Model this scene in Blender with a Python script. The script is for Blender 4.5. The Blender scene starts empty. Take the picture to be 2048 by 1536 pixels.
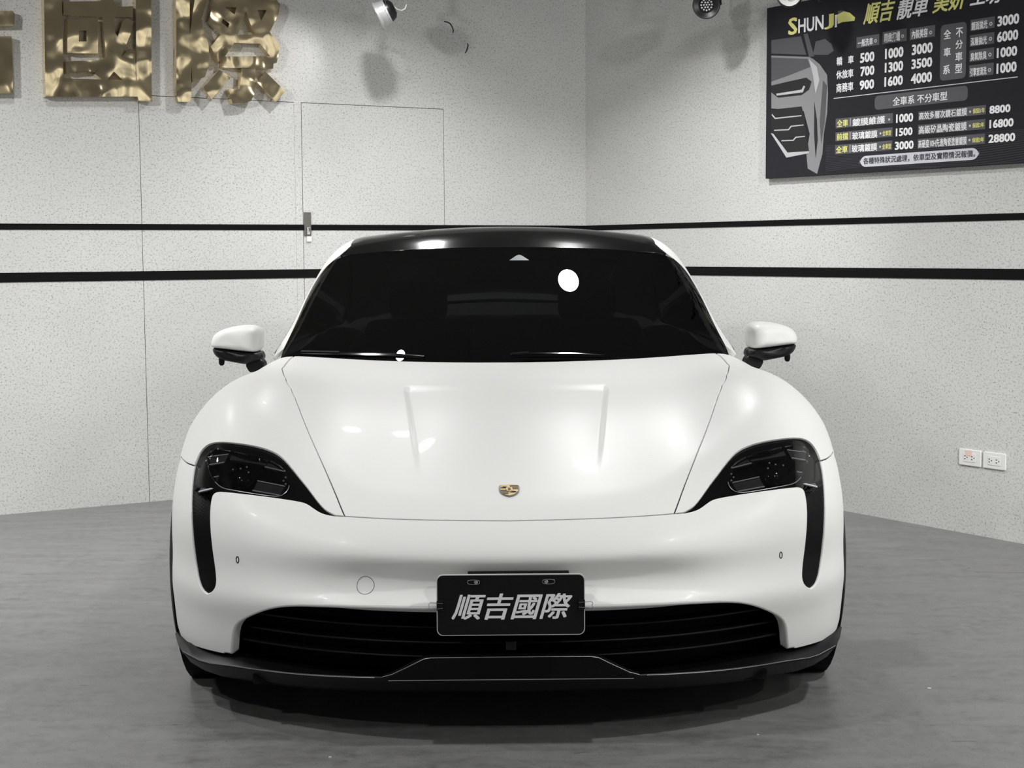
import bpy, bmesh, math, random
import numpy as np
from mathutils import Vector, Matrix
from mathutils.geometry import delaunay_2d_cdt
random.seed(7)
SC = bpy.context.scene
COL = SC.collection

# ------------------------------------------------------------------ camera
def rot_x(a):
    c, s = math.cos(a), math.sin(a); return np.array([[1,0,0],[0,c,-s],[0,s,c]])
def rot_z(a):
    c, s = math.cos(a), math.sin(a); return np.array([[c,-s,0],[s,c,0],[0,0,1]])
CAM_LOC = np.array([-0.035, -3.80, 1.292])
CAM_ROT = rot_z(-0.011) @ rot_x(math.pi/2 - 0.088) @ rot_z(-0.0062)
cam = bpy.data.objects.new('camera', bpy.data.cameras.new('camera')); COL.objects.link(cam)
cam.data.sensor_fit = 'HORIZONTAL'; cam.data.sensor_width = 36.0; cam.data.lens = 3000.0/2048*36.0
cam.data.clip_start = 0.05; cam.data.clip_end = 60
cam.matrix_world = Matrix([list(CAM_ROT[i]) + [float(CAM_LOC[i])] for i in range(3)] + [[0,0,0,1]])
SC.camera = cam

# ------------------------------------------------------------------ world, exposure, lamps
SC.view_settings.view_transform = 'Standard'; SC.view_settings.look = 'None'
SC.view_settings.exposure = 0.14; SC.view_settings.gamma = 1.0; SC.view_settings.use_curve_mapping = False
w = bpy.data.worlds.new('world'); SC.world = w; w.use_nodes = True
w.node_tree.nodes['Background'].inputs[0].default_value = (1, 1, 1, 1)
w.node_tree.nodes['Background'].inputs[1].default_value = 0.02
CORNER = np.array([0.5155, 5.2897])
D_L = np.array([-math.cos(math.radians(28.88)), -math.sin(math.radians(28.88))])
D_R = np.array([math.cos(math.radians(56.05)), -math.sin(math.radians(56.05))])
CEIL = 3.15
def lamp(x, y, power, size=0.16, z=CEIL-0.07, aim=None, spread=150, col=(1, 0.996, 0.985)):
    l = bpy.data.lights.new('ceiling_lamp', 'AREA'); l.shape = 'DISK'; l.size = size
    l.energy = power; l.color = col; l.spread = math.radians(spread)
    o = bpy.data.objects.new('ceiling_lamp', l); COL.objects.link(o); o.location = (x, y, z)
    if aim is not None:
        o.rotation_euler = (Vector(aim) - Vector((x, y, z))).to_track_quat('-Z', 'Y').to_euler()
    return o
# x, y, power, size, spread, aim: downlights along the two walls (some are mirrored in the windscreen and the hood),
# downlights over the floor in front of the car, and added unseen lamps turned to the walls to brighten them
LAMPS = [
    (0.47, 3.2, 31, 0.15, 128, None),
    (-0.5, 3.55, 18, 0.12, 128, None),
    (-0.75, 2.75, 2.5, 0.07, 128, None),
    (-2.1, 2.35, 18, 0.14, 128, None),
    (-3.6, 1.5, 48, 0.14, 128, None),
    (-2.3, -0.7, 44, 0.16, 150, None),
    (2.2, -0.7, 50, 0.16, 150, None),
    (-2, -3, 34, 0.2, 150, None),
    (2, -3, 44, 0.2, 150, None),
    (-3.3, -0.6, 23, 0.3, 75, (-2, 3.2, 1.4)),
    (2.9, -2, 46, 0.3, 75, (2.8, 1.8, 1.3)),
    (4.3, -2.7, 85, 0.14, 128, None),  # added, unseen: brightens the far right wall that the brass characters reflect
    (5.4, -4.4, 85, 0.14, 128, None),  # second added lamp for the brass reflections, also unseen
]
for lx, ly, lpow, lsize, lspread, laim in LAMPS:
    if lpow > 0: lamp(lx, ly, lpow, lsize, spread=lspread, aim=laim)
# ------------------------------------------------------------------ materials
def nd(nt, t, **kw):
    n = nt.nodes.new(t)
    for k, v in kw.items(): setattr(n, k, v)
    return n
def mat(name, col=(.8,.8,.8), rough=.5, metal=0., coat=0., coat_rough=.05, spec=.5, emit=None, estr=0.):
    m = bpy.data.materials.new(name); m.use_nodes = True
    b = m.node_tree.nodes['Principled BSDF']
    b.inputs['Base Color'].default_value = (*col, 1); b.inputs['Roughness'].default_value = rough
    b.inputs['Metallic'].default_value = metal; b.inputs['Coat Weight'].default_value = coat
    b.inputs['Coat Roughness'].default_value = coat_rough; b.inputs['Specular IOR Level'].default_value = spec
    if emit: b.inputs['Emission Color'].default_value = (*emit, 1); b.inputs['Emission Strength'].default_value = estr
    return m
def glass_mat(name, tint, rough=0.0, refl=1.0):
    m = bpy.data.materials.new(name); m.use_nodes = True; nt = m.node_tree; nt.nodes.clear()
    o = nd(nt, 'ShaderNodeOutputMaterial'); mx = nd(nt, 'ShaderNodeMixShader'); f = nd(nt, 'ShaderNodeFresnel')
    f.inputs['IOR'].default_value = 1.5
    t = nd(nt, 'ShaderNodeBsdfTransparent'); t.inputs[0].default_value = (*tint, 1)
    g_ = nd(nt, 'ShaderNodeBsdfGlossy'); g_.inputs['Roughness'].default_value = rough; g_.inputs[0].default_value = (refl, refl, refl, 1)
    nt.links.new(f.outputs[0], mx.inputs[0]); nt.links.new(t.outputs[0], mx.inputs[1]); nt.links.new(g_.outputs[0], mx.inputs[2])
    nt.links.new(mx.outputs[0], o.inputs[0]); return m
def ramp(nt, stops):
    r = nd(nt, 'ShaderNodeValToRGB'); e = r.color_ramp.elements
    while len(e) < len(stops): e.new(.5)
    for i, (p, c) in enumerate(stops): e[i].position = p; e[i].color = (*c, 1) if len(c) == 3 else c
    return r
def mixc(nt, fac, a, b, mode='MIX'):
    m = nd(nt, 'ShaderNodeMix'); m.data_type = 'RGBA'; m.blend_type = mode
    for s, v in ((0, fac), (6, a), (7, b)):
        if hasattr(v, 'links'): nt.links.new(v, m.inputs[s])
        elif isinstance(v, (int, float)): m.inputs[s].default_value = v
        else: m.inputs[s].default_value = (*v, 1)
    return m.outputs[2]
def noise(nt, vec, scale, detail=2, rough=.5):
    n = nd(nt, 'ShaderNodeTexNoise'); n.inputs['Scale'].default_value = scale
    n.inputs['Detail'].default_value = detail; n.inputs['Roughness'].default_value = rough
    nt.links.new(vec, n.inputs['Vector']); return n.outputs['Fac']
def wall_mat():
    m = mat('speckled_plaster', (.6,.6,.59), .7); nt = m.node_tree; b = nt.nodes['Principled BSDF']
    tc = nd(nt, 'ShaderNodeTexCoord').outputs['Object']
    n1 = noise(nt, tc, 95, 2, .5); n2 = noise(nt, tc, 135, 1, .5); n3 = noise(nt, tc, 1.1, 3)
    base = mixc(nt, ramp_out(nt, n3, .35, .65), (.56,.56,.55), (.63,.63,.615))
    c1 = mixc(nt, ramp_out(nt, n1, .52, .72), base, (.44,.44,.43))
    c2 = mixc(nt, ramp_out(nt, n2, .62, .72), c1, (.24,.24,.24))
    nt.links.new(c2, b.inputs['Base Color'])
    bp = nd(nt, 'ShaderNodeBump'); bp.inputs['Strength'].default_value = .15; bp.inputs['Distance'].default_value = .002
    nt.links.new(n1, bp.inputs['Height']); nt.links.new(bp.outputs[0], b.inputs['Normal'])
    return m
def ramp_out(nt, sock, a, b):
    r = nd(nt, 'ShaderNodeMapRange'); r.inputs[1].default_value = a; r.inputs[2].default_value = b
    nt.links.new(sock, r.inputs[0]); return r.outputs[0]
def floor_mat():
    m = mat('worn_grey_floor', (.08,.08,.08), .4, spec=.28); nt = m.node_tree; b = nt.nodes['Principled BSDF']
    tc = nd(nt, 'ShaderNodeTexCoord').outputs['Object']
    mp = nd(nt, 'ShaderNodeMapping'); mp.inputs['Scale'].default_value = (1, 3.5, 1); mp.inputs['Rotation'].default_value = (0,0,.25)
    nt.links.new(tc, mp.inputs[0])
    n1 = noise(nt, mp.outputs[0], 3.2, 6, .62); n2 = noise(nt, tc, 24, 3, .6); n3 = noise(nt, tc, 130, 2, .5); n4 = noise(nt, mp.outputs[0], 7.5, 4, .6)
    c = mixc(nt, ramp_out(nt, n1, .33, .67), (.098,.098,.098), (.185,.185,.181))
    c = mixc(nt, ramp_out(nt, n2, .35, .75), c, (.175,.175,.172))
    c = mixc(nt, ramp_out(nt, n3, .60, .80), c, (.07,.07,.07))
    c = mixc(nt, ramp_out(nt, n4, .66, .74), c, (.065,.065,.065))
    nt.links.new(c, b.inputs['Base Color'])
    r = nd(nt, 'ShaderNodeMapRange'); r.inputs[1].default_value = .3; r.inputs[2].default_value = .7; r.inputs[3].default_value = .28; r.inputs[4].default_value = .5
    nt.links.new(n1, r.inputs[0]); nt.links.new(r.outputs[0], b.inputs['Roughness'])
    bp = nd(nt, 'ShaderNodeBump'); bp.inputs['Strength'].default_value = .08; bp.inputs['Distance'].default_value = .004
    nt.links.new(n2, bp.inputs['Height']); nt.links.new(bp.outputs[0], b.inputs['Normal'])
    return m
def brass_mat():
    m = mat('polished_brass_sheet', (.86,.72,.46), .15, 1.0); nt = m.node_tree; b = nt.nodes['Principled BSDF']
    tc = nd(nt, 'ShaderNodeTexCoord').outputs['Object']
    n = noise(nt, tc, 6.5, 1, .3); bp = nd(nt, 'ShaderNodeBump'); bp.inputs['Strength'].default_value = 1.; bp.inputs['Distance'].default_value = .045
    nt.links.new(n, bp.inputs['Height']); nt.links.new(bp.outputs[0], b.inputs['Normal']); return m
def paint_mat():
    m = mat('pearl_white_paint', (.775,.775,.765), .34, 0, .006, .04, spec=.07); return m
M = dict(
    wall=wall_mat(), floor=floor_mat(), ceiling=mat('dark_ceiling', (.20,.20,.20), .8), black_trim=mat('black_wall_stripe', (.004,.004,.004), .85, spec=.15),
    paint=paint_mat(), gloss_black=mat('gloss_black', (.003,.003,.003), .10, spec=.32), satin_black=mat('satin_black', (.0035,.0035,.004), .42, spec=.28),
    matt_black=mat('matt_black', (.0022,.0022,.0023), .7, spec=.15), dark=mat('cavity_black', (.002,.002,.002), .8, spec=.2), rubber=mat('tyre_rubber', (.012,.012,.012), .6),
    rim=mat('alloy_rim', (.30,.30,.31), .3, 1), chrome=mat('chrome', (.75,.75,.75), .12, 1), trim=mat('grey_metal_trim', (.26,.26,.27), .35, .6),
    brass=brass_mat(), glass=glass_mat('tinted_windscreen', (.010,.011,.012), 0, .8), roof=mat('black_glass_roof', (.004,.004,.004), .10),
    lens=glass_mat('headlamp_lens', (.55,.55,.56), 0, .9), board=mat('board_charcoal', (.020,.020,.025), .6, spec=.2), white_ink=mat('white_ink', (.90,.90,.92), .6),
    yellow_ink=mat('yellow_ink', (.82,.80,.27), .6), grey_ink=mat('grey_ink', (.10,.10,.11), .6), dark_ink=mat('dark_ink', (.03,.03,.04), .6), pale_ink=mat('pale_ink', (.62,.63,.68), .6),
    pic_silver=mat('picture_silver', (.25,.25,.26), .6), pic_mid=mat('picture_grey', (.09,.09,.10), .6), pic_dark=mat('picture_black', (.012,.012,.014), .6), pic_light=mat('picture_light', (.50,.50,.52), .6),
    wave=mat('board_wave_line', (.040,.040,.05), .6),
    plastic=mat('white_plastic', (.78,.78,.76), .35), tape=mat('pink_tape', (.78,.60,.53), .6), plate=mat('plate_black', (.006,.006,.007), .45, spec=.2), plate_rim=mat('plate_rim', (.62,.62,.60), .4),
    plate_ink=mat('plate_silver', (.80,.80,.81), .35), gold=mat('emblem_gold', (.88,.68,.36), .25, .6), maroon=mat('emblem_dark', (.03,.008,.008), .3),
    silver=mat('silver_housing', (.66,.66,.67), .32, .55), white_paint=mat('white_cable', (.7,.7,.68), .45), black_metal=mat('black_housing', (.008,.008,.009), .35),
    leather=mat('dark_leather', (.02,.02,.02), .5), led=mat('led_lens', (.55,.55,.58), .2), grey_mod=mat('lamp_grey', (.09,.09,.095), .25, .3), sensor=mat('sensor_glass', (.16,.19,.19), .3),
    stain=mat('floor_stain', (.115,.115,.112), .16), bright_edge=mat('light_guide', (.55,.55,.57), .25), seam=mat('seam_grey', (.10,.10,.10), .7), groove=mat('panel_groove', (.02,.02,.02), .7), steel=mat('dull_steel', (.22,.21,.19), .4, .8), fleck=mat('white_fleck', (.7,.7,.7), .6))

# ------------------------------------------------------------------ object helpers
def tag(o, label=None, cat=None, group=None, kind=None):
    if label: o['label'] = label
    if cat: o['category'] = cat
    if group: o['group'] = group
    if kind: o['kind'] = kind
    return o
def empty(name, loc=(0,0,0), rot=None):
    o = bpy.data.objects.new(name, None); COL.objects.link(o); o.empty_display_size = .1
    if rot is not None: o.matrix_world = Matrix.Translation(Vector(loc)) @ rot.to_4x4()
    else: o.location = loc
    return o
def link(name, me, m, parent=None):
    o = bpy.data.objects.new(name, me); COL.objects.link(o)
    if m is not None: me.materials.append(m)
    if parent is not None: o.parent = parent
    return o
def mesh(name, verts, faces, m, parent=None, smooth=False, normals=None):
    me = bpy.data.meshes.new(name); me.from_pydata([tuple(map(float, v)) for v in verts], [], faces); me.update()
    if smooth: me.polygons.foreach_set('use_smooth', [True]*len(me.polygons))
    if normals is not None: me.normals_split_custom_set_from_vertices([tuple(map(float, n)) for n in normals])
    return link(name, me, m, parent)
class MB:
    """collects shapes that end up as one mesh"""
    def __init__(s): s.bm = bmesh.new()
    def box(s, lo, hi, bev=0., mtx=None):
        r = bmesh.ops.create_cube(s.bm, size=1.); vs = r['verts']
        for v in vs: v.co = Vector([lo[i] + (v.co[i]+.5)*(hi[i]-lo[i]) for i in range(3)])
        if bev > 0:
            es = list({e for v in vs for e in v.link_edges})
            vs = list({v for f in bmesh.ops.bevel(s.bm, geom=es, offset=bev, segments=2, profile=.5, affect='EDGES')['faces'] for v in f.verts} | {v for v in vs if v.is_valid})
        if mtx is not None:
            for v in vs: v.co = mtx @ v.co
        return vs
    def tube(s, pts, r, n=8, closed=False, caps=True):
        pts = [Vector(p) for p in pts]; k = len(pts); rings = []
        up = Vector((0,0,1))
        for i, p in enumerate(pts):
            a = pts[(i-1) % k] if (i > 0 or closed) else p; b = pts[(i+1) % k] if (i < k-1 or closed) else p
            t = (b-a).normalized(); u = t.cross(up)
            if u.length < 1e-3: u = t.cross(Vector((0,1,0)))
            u.normalize(); v = u.cross(t)
            rr = r[i] if isinstance(r, (list, tuple)) else r
            rings.append([s.bm.verts.new(p + rr*(math.cos(2*math.pi*j/n)*u + math.sin(2*math.pi*j/n)*v)) for j in range(n)])
        for i in range(k if closed else k-1):
            A, B = rings[i], rings[(i+1) % k]
            for j in range(n): s.bm.faces.new((A[j], A[(j+1)%n], B[(j+1)%n], B[j]))
        if caps and not closed: s.bm.faces.new(rings[0][::-1]); s.bm.faces.new(rings[-1])
    def lathe(s, prof, n=32, mtx=None, cap=True):
        """profile (r, h) about local Z"""
        rings = []
        for r, h in prof:
            ring = [Vector((r*math.cos(2*math.pi*j/n), r*math.sin(2*math.pi*j/n), h)) for j in range(n)]
            rings.append([s.bm.verts.new(mtx @ p if mtx is not None else p) for p in ring])
        for A, B in zip(rings[:-1], rings[1:]):
            for j in range(n): s.bm.faces.new((A[j], A[(j+1)%n], B[(j+1)%n], B[j]))
        if cap: s.bm.faces.new(rings[0][::-1]); s.bm.faces.new(rings[-1])
    def prism(s, poly, h0, h1, mtx=None):
        a = [Vector((x, y, h0)) for x, y in poly]; b = [Vector((x, y, h1)) for x, y in poly]
        if mtx is not None: a = [mtx @ p for p in a]; b = [mtx @ p for p in b]
        a = [s.bm.verts.new(p) for p in a]; b = [s.bm.verts.new(p) for p in b]; n = len(a)
        for i in range(n): s.bm.faces.new((a[i], a[(i+1)%n], b[(i+1)%n], b[i]))
        s.bm.faces.new(b); s.bm.faces.new(a[::-1])
    def build(s, name, m, parent=None, smooth=False, bevel=0., recalc=True):
        if recalc: bmesh.ops.recalc_face_normals(s.bm, faces=s.bm.faces)
        me = bpy.data.meshes.new(name); s.bm.to_mesh(me); s.bm.free()
        if smooth:
            me.polygons.foreach_set('use_smooth', [True]*len(me.polygons)); me.set_sharp_from_angle(angle=math.radians(38))
        o = link(name, me, m, parent)
        if bevel > 0:
            b = o.modifiers.new('bevel', 'BEVEL'); b.width = bevel; b.segments = 2; b.limit_method = 'ANGLE'
        return o
def basis(x, y, z, loc=(0,0,0)):
    return Matrix(((x[0],y[0],z[0],loc[0]),(x[1],y[1],z[1],loc[1]),(x[2],y[2],z[2],loc[2]),(0,0,0,1)))

# ------------------------------------------------------------------ the room
def wall_frame(d, right):
    """local x = to the right in view, y = up, z = out of the wall into the room"""
    x = Vector((right*d[0], right*d[1], 0)); y = Vector((0,0,1)); z = x.cross(y)
    return basis(x, y, z, (CORNER[0], CORNER[1], 0))
ML = wall_frame(D_L, -1); MR = wall_frame(D_R, 1)
LL, LR = 9.0, 12.0
def shell_box(name, mtx, lo, hi, m):
    b = MB(); b.box(lo, hi); o = b.build(name, m); o.matrix_world = mtx; tag(o, kind='structure'); return o
# left wall: plaster sheets split by the joints of the hidden panels, on a dark backing
def rects_wall(name, mtx, rects, m, d=.012):
    b = MB()
    for x0, y0, x1, y1 in rects: b.box((x0, y0, -d), (x1, y1, 0))
    o = b.build(name, m); o.matrix_world = mtx; return tag(o, kind='structure')
G_ = .0022
XA, XB, XC, XD, XE = -2.70, -1.857, -1.815, -.955, 0.0
YT, YM = 2.100, 1.43
rects_wall('wall_left', ML, [(-LL, 0, XA-G_, CEIL), (XA-G_, YT+G_, 0, CEIL), (XB, 0, XC-G_, YT+G_), (XD+G_, 0, 0, YT+G_)], M['wall'])
rects_wall('door_1', ML, [(XA+.001, 0, XB-.001, YT-.001)], M['wall'])
door2 = rects_wall('door_2', ML, [(XC+.001, 0, XD-.001, YT-.001)], M['wall'])
shell_box('trim_1', ML, (-LL, 0, -.10), (0.05, CEIL, -.0122), M['groove'])
rects_wall('wall_right', MR, [(0, 0, LR, CEIL)], M['wall'], .10)
e1 = Vector((D_L[0], D_L[1], 0)); e2 = Vector((D_R[0], D_R[1], 0)); c0 = Vector((CORNER[0], CORNER[1], 0))
FR = basis(e2, -e1, Vector((0,0,1)), c0)   # local x along the right wall, -y along the left wall
def quad_slab(name, z0, z1, m, grow=.1):
    pts = [c0 - e1*grow - e2*grow, c0 + e1*(LL+grow) - e2*grow, c0 + e1*(LL+grow) + e2*(LR+grow), c0 - e1*grow + e2*(LR+grow)]
    b = MB(); b.prism([(p.x, p.y) for p in pts], z0, z1); return tag(b.build(name, m), kind='structure')
quad_slab('floor', -.12, 0, M['floor']); quad_slab('ceiling', CEIL, CEIL+.1, M['ceiling'])
def far_wall(name, a, b_):
    d = (b_-a).normalized(); n = d.cross(Vector((0,0,1))); L = (b_-a).length
    mtx = basis(d, Vector((0,0,1)), n, a); bb = MB(); bb.box((0,0,-.05),(L,CEIL,.05)); o = bb.build(name, M['wall']); o.matrix_world = mtx; tag(o, kind='structure')
far_wall('wall_near', c0+e1*(LL+.06)+e2*(LR+.06), c0+e2*(LR+.06)); far_wall('wall_side', c0+e1*(LL+.06), c0+e1*(LL+.06)+e2*(LR+.06))
for nm, mtx, x0, x1 in (('trim_2', ML, -LL, -.002), ('trim_4', MR, .002, LR)):
    shell_box(nm, mtx, (x0, 1.4155, .0), (x1, 1.4455, .003), M['black_trim'])
for nm, mtx, x0, x1 in (('trim_3', ML, -LL, -.002), ('trim_5', MR, .002, LR)):
    shell_box(nm, mtx, (x0, 1.156, .0), (x1, 1.2035, .003), M['black_trim'])
# lock on the hidden door
b = MB(); b.box((-1.812, 1.385, .0), (-1.772, 1.513, .007), .001); lock = b.build('lock_plate', M['steel']); lock.parent = door2
b = MB(); b.box((-1.800, 1.392, .007), (-1.780, 1.43, .013), .002); b.tube([(-1.790,1.428,.012),(-1.784,1.420,.016),(-1.787,1.408,.013)], .003); o = b.build('lock_catch', M['chrome'], lock)
b = MB(); b.box((-1.799, 1.353, .0), (-1.771, 1.382, .009), .001); b.build('lock_tag', M['plastic'], lock)

# ------------------------------------------------------------------ flat shapes and lettering
def fill(polys, z=0.):
    """filled flat polygons (outer rings and holes) -> verts, faces"""
    vs, es, seen = [], [], 0
    for P in polys:
        n = len(P); vs += [Vector((x, y)) for x, y in P]; es += [(seen+i, seen+(i+1) % n) for i in range(n)]; seen += n
    r = delaunay_2d_cdt(vs, es, [], 0, 1e-6)
    V = r[0]; out = []
    def inside(p):
        c = False
        for P in polys:
            n = len(P)
            for i in range(n):
                (x0, y0), (x1, y1) = P[i], P[(i+1) % n]
                if (y0 > p[1]) != (y1 > p[1]) and p[0] < (x1-x0)*(p[1]-y0)/(y1-y0)+x0: c = not c
        return c
    for f in r[2]:
        if inside(sum((V[i] for i in f), Vector((0,0)))/len(f)):
            a = (V[f[1]]-V[f[0]]).cross(V[f[2]]-V[f[0]]); out.append(tuple(f) if a > 0 else tuple(f)[::-1])
    return [(v.x, v.y, z) for v in V], out
def rounded(x0, y0, x1, y1, r, n=5):
    P = []
    for cx, cy, a in ((x1-r, y0+r, -90), (x1-r, y1-r, 0), (x0+r, y1-r, 90), (x0+r, y0+r, 180)):
        P += [(cx+r*math.cos(math.radians(a+90*i/n)), cy+r*math.sin(math.radians(a+90*i/n))) for i in range(n+1)]
    return P
def disc(x, y, r, n=14, sx=1.): return [(x+sx*r*math.cos(2*math.pi*i/n), y+r*math.sin(2*math.pi*i/n)) for i in range(n)]
class Flat:
    def __init__(s): s.v = []; s.f = []
    def add(s, vf):
        k = len(s.v); s.v += vf[0]; s.f += [tuple(i+k for i in f) for f in vf[1]]
    def poly(s, polys, z): s.add(fill(polys, z))
    def build(s, name, m, parent): return mesh(name, s.v, s.f, m, parent)
def text_shape(body, box, z, bold=.03, shear=0.):
    """lettering fitted to the box x0, y0, x1, y1; heavier strokes by overlaid, slightly shifted outlines"""
    cu = bpy.data.curves.new('lettering', 'FONT'); cu.body = body; cu.size = 1; cu.resolution_u = 2; cu.shear = shear
    o = bpy.data.objects.new('lettering', cu); COL.objects.link(o); bpy.context.view_layer.update()
    me = bpy.data.meshes.new_from_object(o.evaluated_get(bpy.context.evaluated_depsgraph_get()))
    V = np.array([v.co[:2] for v in me.vertices]); F_ = [tuple(p.vertices) for p in me.polygons]
    bpy.data.objects.remove(o); bpy.data.curves.remove(cu); bpy.data.meshes.remove(me)
    sh_ = [(0, 0)] if bold == 0 else [(0, 0), (bold, bold*.7), (-bold, bold*.7), (bold, -bold*.7), (-bold, -bold*.7)]
    VV = np.concatenate([V+np.array(d) for d in sh_]); lo, hi = VV.min(0), VV.max(0); VV = (VV-lo)/(hi-lo); x0, y0, x1, y1 = box; n = len(V)
    verts = [(x0+u*(x1-x0), y0+v*(y1-y0), z+.00004*(i//n)) for i, (u, v) in enumerate(VV)]
    faces = [tuple(i+k*n for i in f) for k in range(len(sh_)) for f in F_]
    P = [Vector(verts[i]) for i in faces[0]]
    if (P[1]-P[0]).cross(P[2]-P[0]).z < 0: faces = [f[::-1] for f in faces]
    return verts, faces

# ------------------------------------------------------------------ the car body as smooth surfaces
def spline(xs,ys):
    xs=np.array(xs,float);ys=np.array(ys,float);n=len(xs);h=np.diff(xs)
    A=np.eye(n);b=np.zeros(n)
    for i in range(1,n-1):
        A[i,i-1]=h[i-1];A[i,i]=2*(h[i-1]+h[i]);A[i,i+1]=h[i]
        b[i]=6*((ys[i+1]-ys[i])/h[i]-(ys[i]-ys[i-1])/h[i-1])
    m=np.linalg.solve(A,b)
    def f(x):
        x=np.asarray(x,float);xc=np.clip(x,xs[0],xs[-1])
        i=np.clip(np.searchsorted(xs,xc)-1,0,n-2);H=h[i];a=xs[i+1]-xc;c=xc-xs[i]
        r=m[i]*a**3/(6*H)+m[i+1]*c**3/(6*H)+(ys[i]/H-m[i]*H/6)*a+(ys[i+1]/H-m[i+1]*H/6)*c
        s0=(ys[1]-ys[0])/h[0]-h[0]*m[1]/6; s1=(ys[-1]-ys[-2])/h[-1]+h[-1]*m[-2]/6
        return r+np.where(x<xs[0],(x-xs[0])*s0,0)+np.where(x>xs[-1],(x-xs[-1])*s1,0)
    return f
def smax(a,b,k):
    h=np.maximum(k-np.abs(a-b),0)/k
    return np.maximum(a,b)+h*h*k*.25
def sstep(a,b,x):
    t=np.clip((x-a)/(b-a),0,1);return t*t*(3-2*t)
hood_z=spline([-.3,-.1,.1,.25,.5,.8,1.1,1.35,1.7,2.5,3.6,4.4],[.44,.535,.603,.650,.725,.806,.868,.917,.935,.94,.98,.95])
crown_b=spline([-.1,.1,.25,.4,.6,.87,1.2,1.4,1.7],[.0,.02,.06,.088,.10,.084,.026,.006,.0])
plan_w=spline([-.2,0,.3,.5,.87,1.2,1.6,2.4,3.2,3.7,4.1,4.4],[.87,.90,.943,.966,.995,.98,.962,.955,.985,.98,.90,.76])
nose_side=spline([.05,.12,.17,.23,.30,.345,.372,.40,.43,.455,.50,.56,.65,.8],[.12,.07,.046,.026,.008,-.006,-.008,-.002,.004,.005,.0,.0,.03,.10])
nose_y=spline([.05,.12,.17,.23,.30,.34,.365,.382,.40,.42,.445,.47,.50,.53,.56,.60,.65,.8],[.12,.07,.046,.026,.004,-.016,-.022,-.015,.004,.020,.026,.017,.001,.003,.018,.050,.105,.29])
def T(x,Y):
    ax=np.abs(x)
    t=hood_z(Y)+crown_b(Y)*np.exp(-((ax-.79)/.20)**2)
    r=sstep(.28,.75,Y)*(1-sstep(1.0,1.07,Y)); xc=.322-.075*np.clip((1.0-Y)/.7,0,1); d=xc-ax
    t=t-.0075*r*sstep(-.010,.012,d)*np.exp(-np.maximum(d,0)/.11)
    return t
def W(Y,z):
    return plan_w(Y)+.020-.075*np.maximum(z-.55,0)**2/.16-.02*np.maximum(.34-z,0)**2/.04-.035*sstep(1.0,1.34,Y)*sstep(.78,.90,z)
def Fr(x,z):
    ax=np.abs(x)
    k=sstep(.34,.80,ax)
    return nose_y(z)*(1-k)+nose_side(z)*k+.170*(ax/.7)**2.5
def g(p):
    x,Y,z=p[...,0],p[...,1],p[...,2];ax=np.abs(x)
    f1=Fr(x,z)-Y; f2=z-T(x,Y); f3=ax-W(Y,z)
    k12=.12+.16*sstep(.35,.7,ax)
    m=smax(f1,f2,k12)
    m=smax(m,f3,.17)
    rear=Y-(4.42-.35*(ax/.9)**4)
    return smax(smax(m,rear,.3),.115-z,.04)
def cast(o,d,t0,t1,n=48,gf=None):
    """first crossing outside->inside along o+t d ; vectorised scan + bisection"""
    gf=gf or g
    o=np.broadcast_to(o,d.shape)
    ts=np.linspace(t0,t1,n)
    hit=np.full(d.shape[:-1],np.nan);lo=np.full_like(hit,np.nan);hi=np.full_like(hit,np.nan)
    prev=gf(o+d*t0)
    for a,b in zip(ts[:-1],ts[1:]):
        cur=gf(o+d*b); m=(prev>0)&(cur<=0)&np.isnan(lo)
        lo[m]=a;hi[m]=b;prev=cur
    for _ in range(40):
        mid=(lo+hi)/2; v=gf(o+d*mid[...,None])>0
        lo=np.where(v,mid,lo);hi=np.where(v,hi,mid)
    return o+d*((lo+hi)/2)[...,None]
def inside_out(o,d,t1,gf=None,n=44):
    """from inside point outwards: bisection"""
    gf=gf or g
    lo=np.zeros(d.shape[:-1]);hi=np.full(d.shape[:-1],t1)
    for _ in range(n):
        mid=(lo+hi)/2;v=gf(o+d*mid[...,None])<0
        lo=np.where(v,mid,lo);hi=np.where(v,hi,mid)
    return o+d*((lo+hi)/2)[...,None]
def normal(p,gf=None,e=2e-3):
    gf=gf or g
    n=np.stack([gf(p+e*np.eye(3)[i])-gf(p-e*np.eye(3)[i]) for i in range(3)],-1)
    return n/np.linalg.norm(n,axis=-1,keepdims=True)

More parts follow.
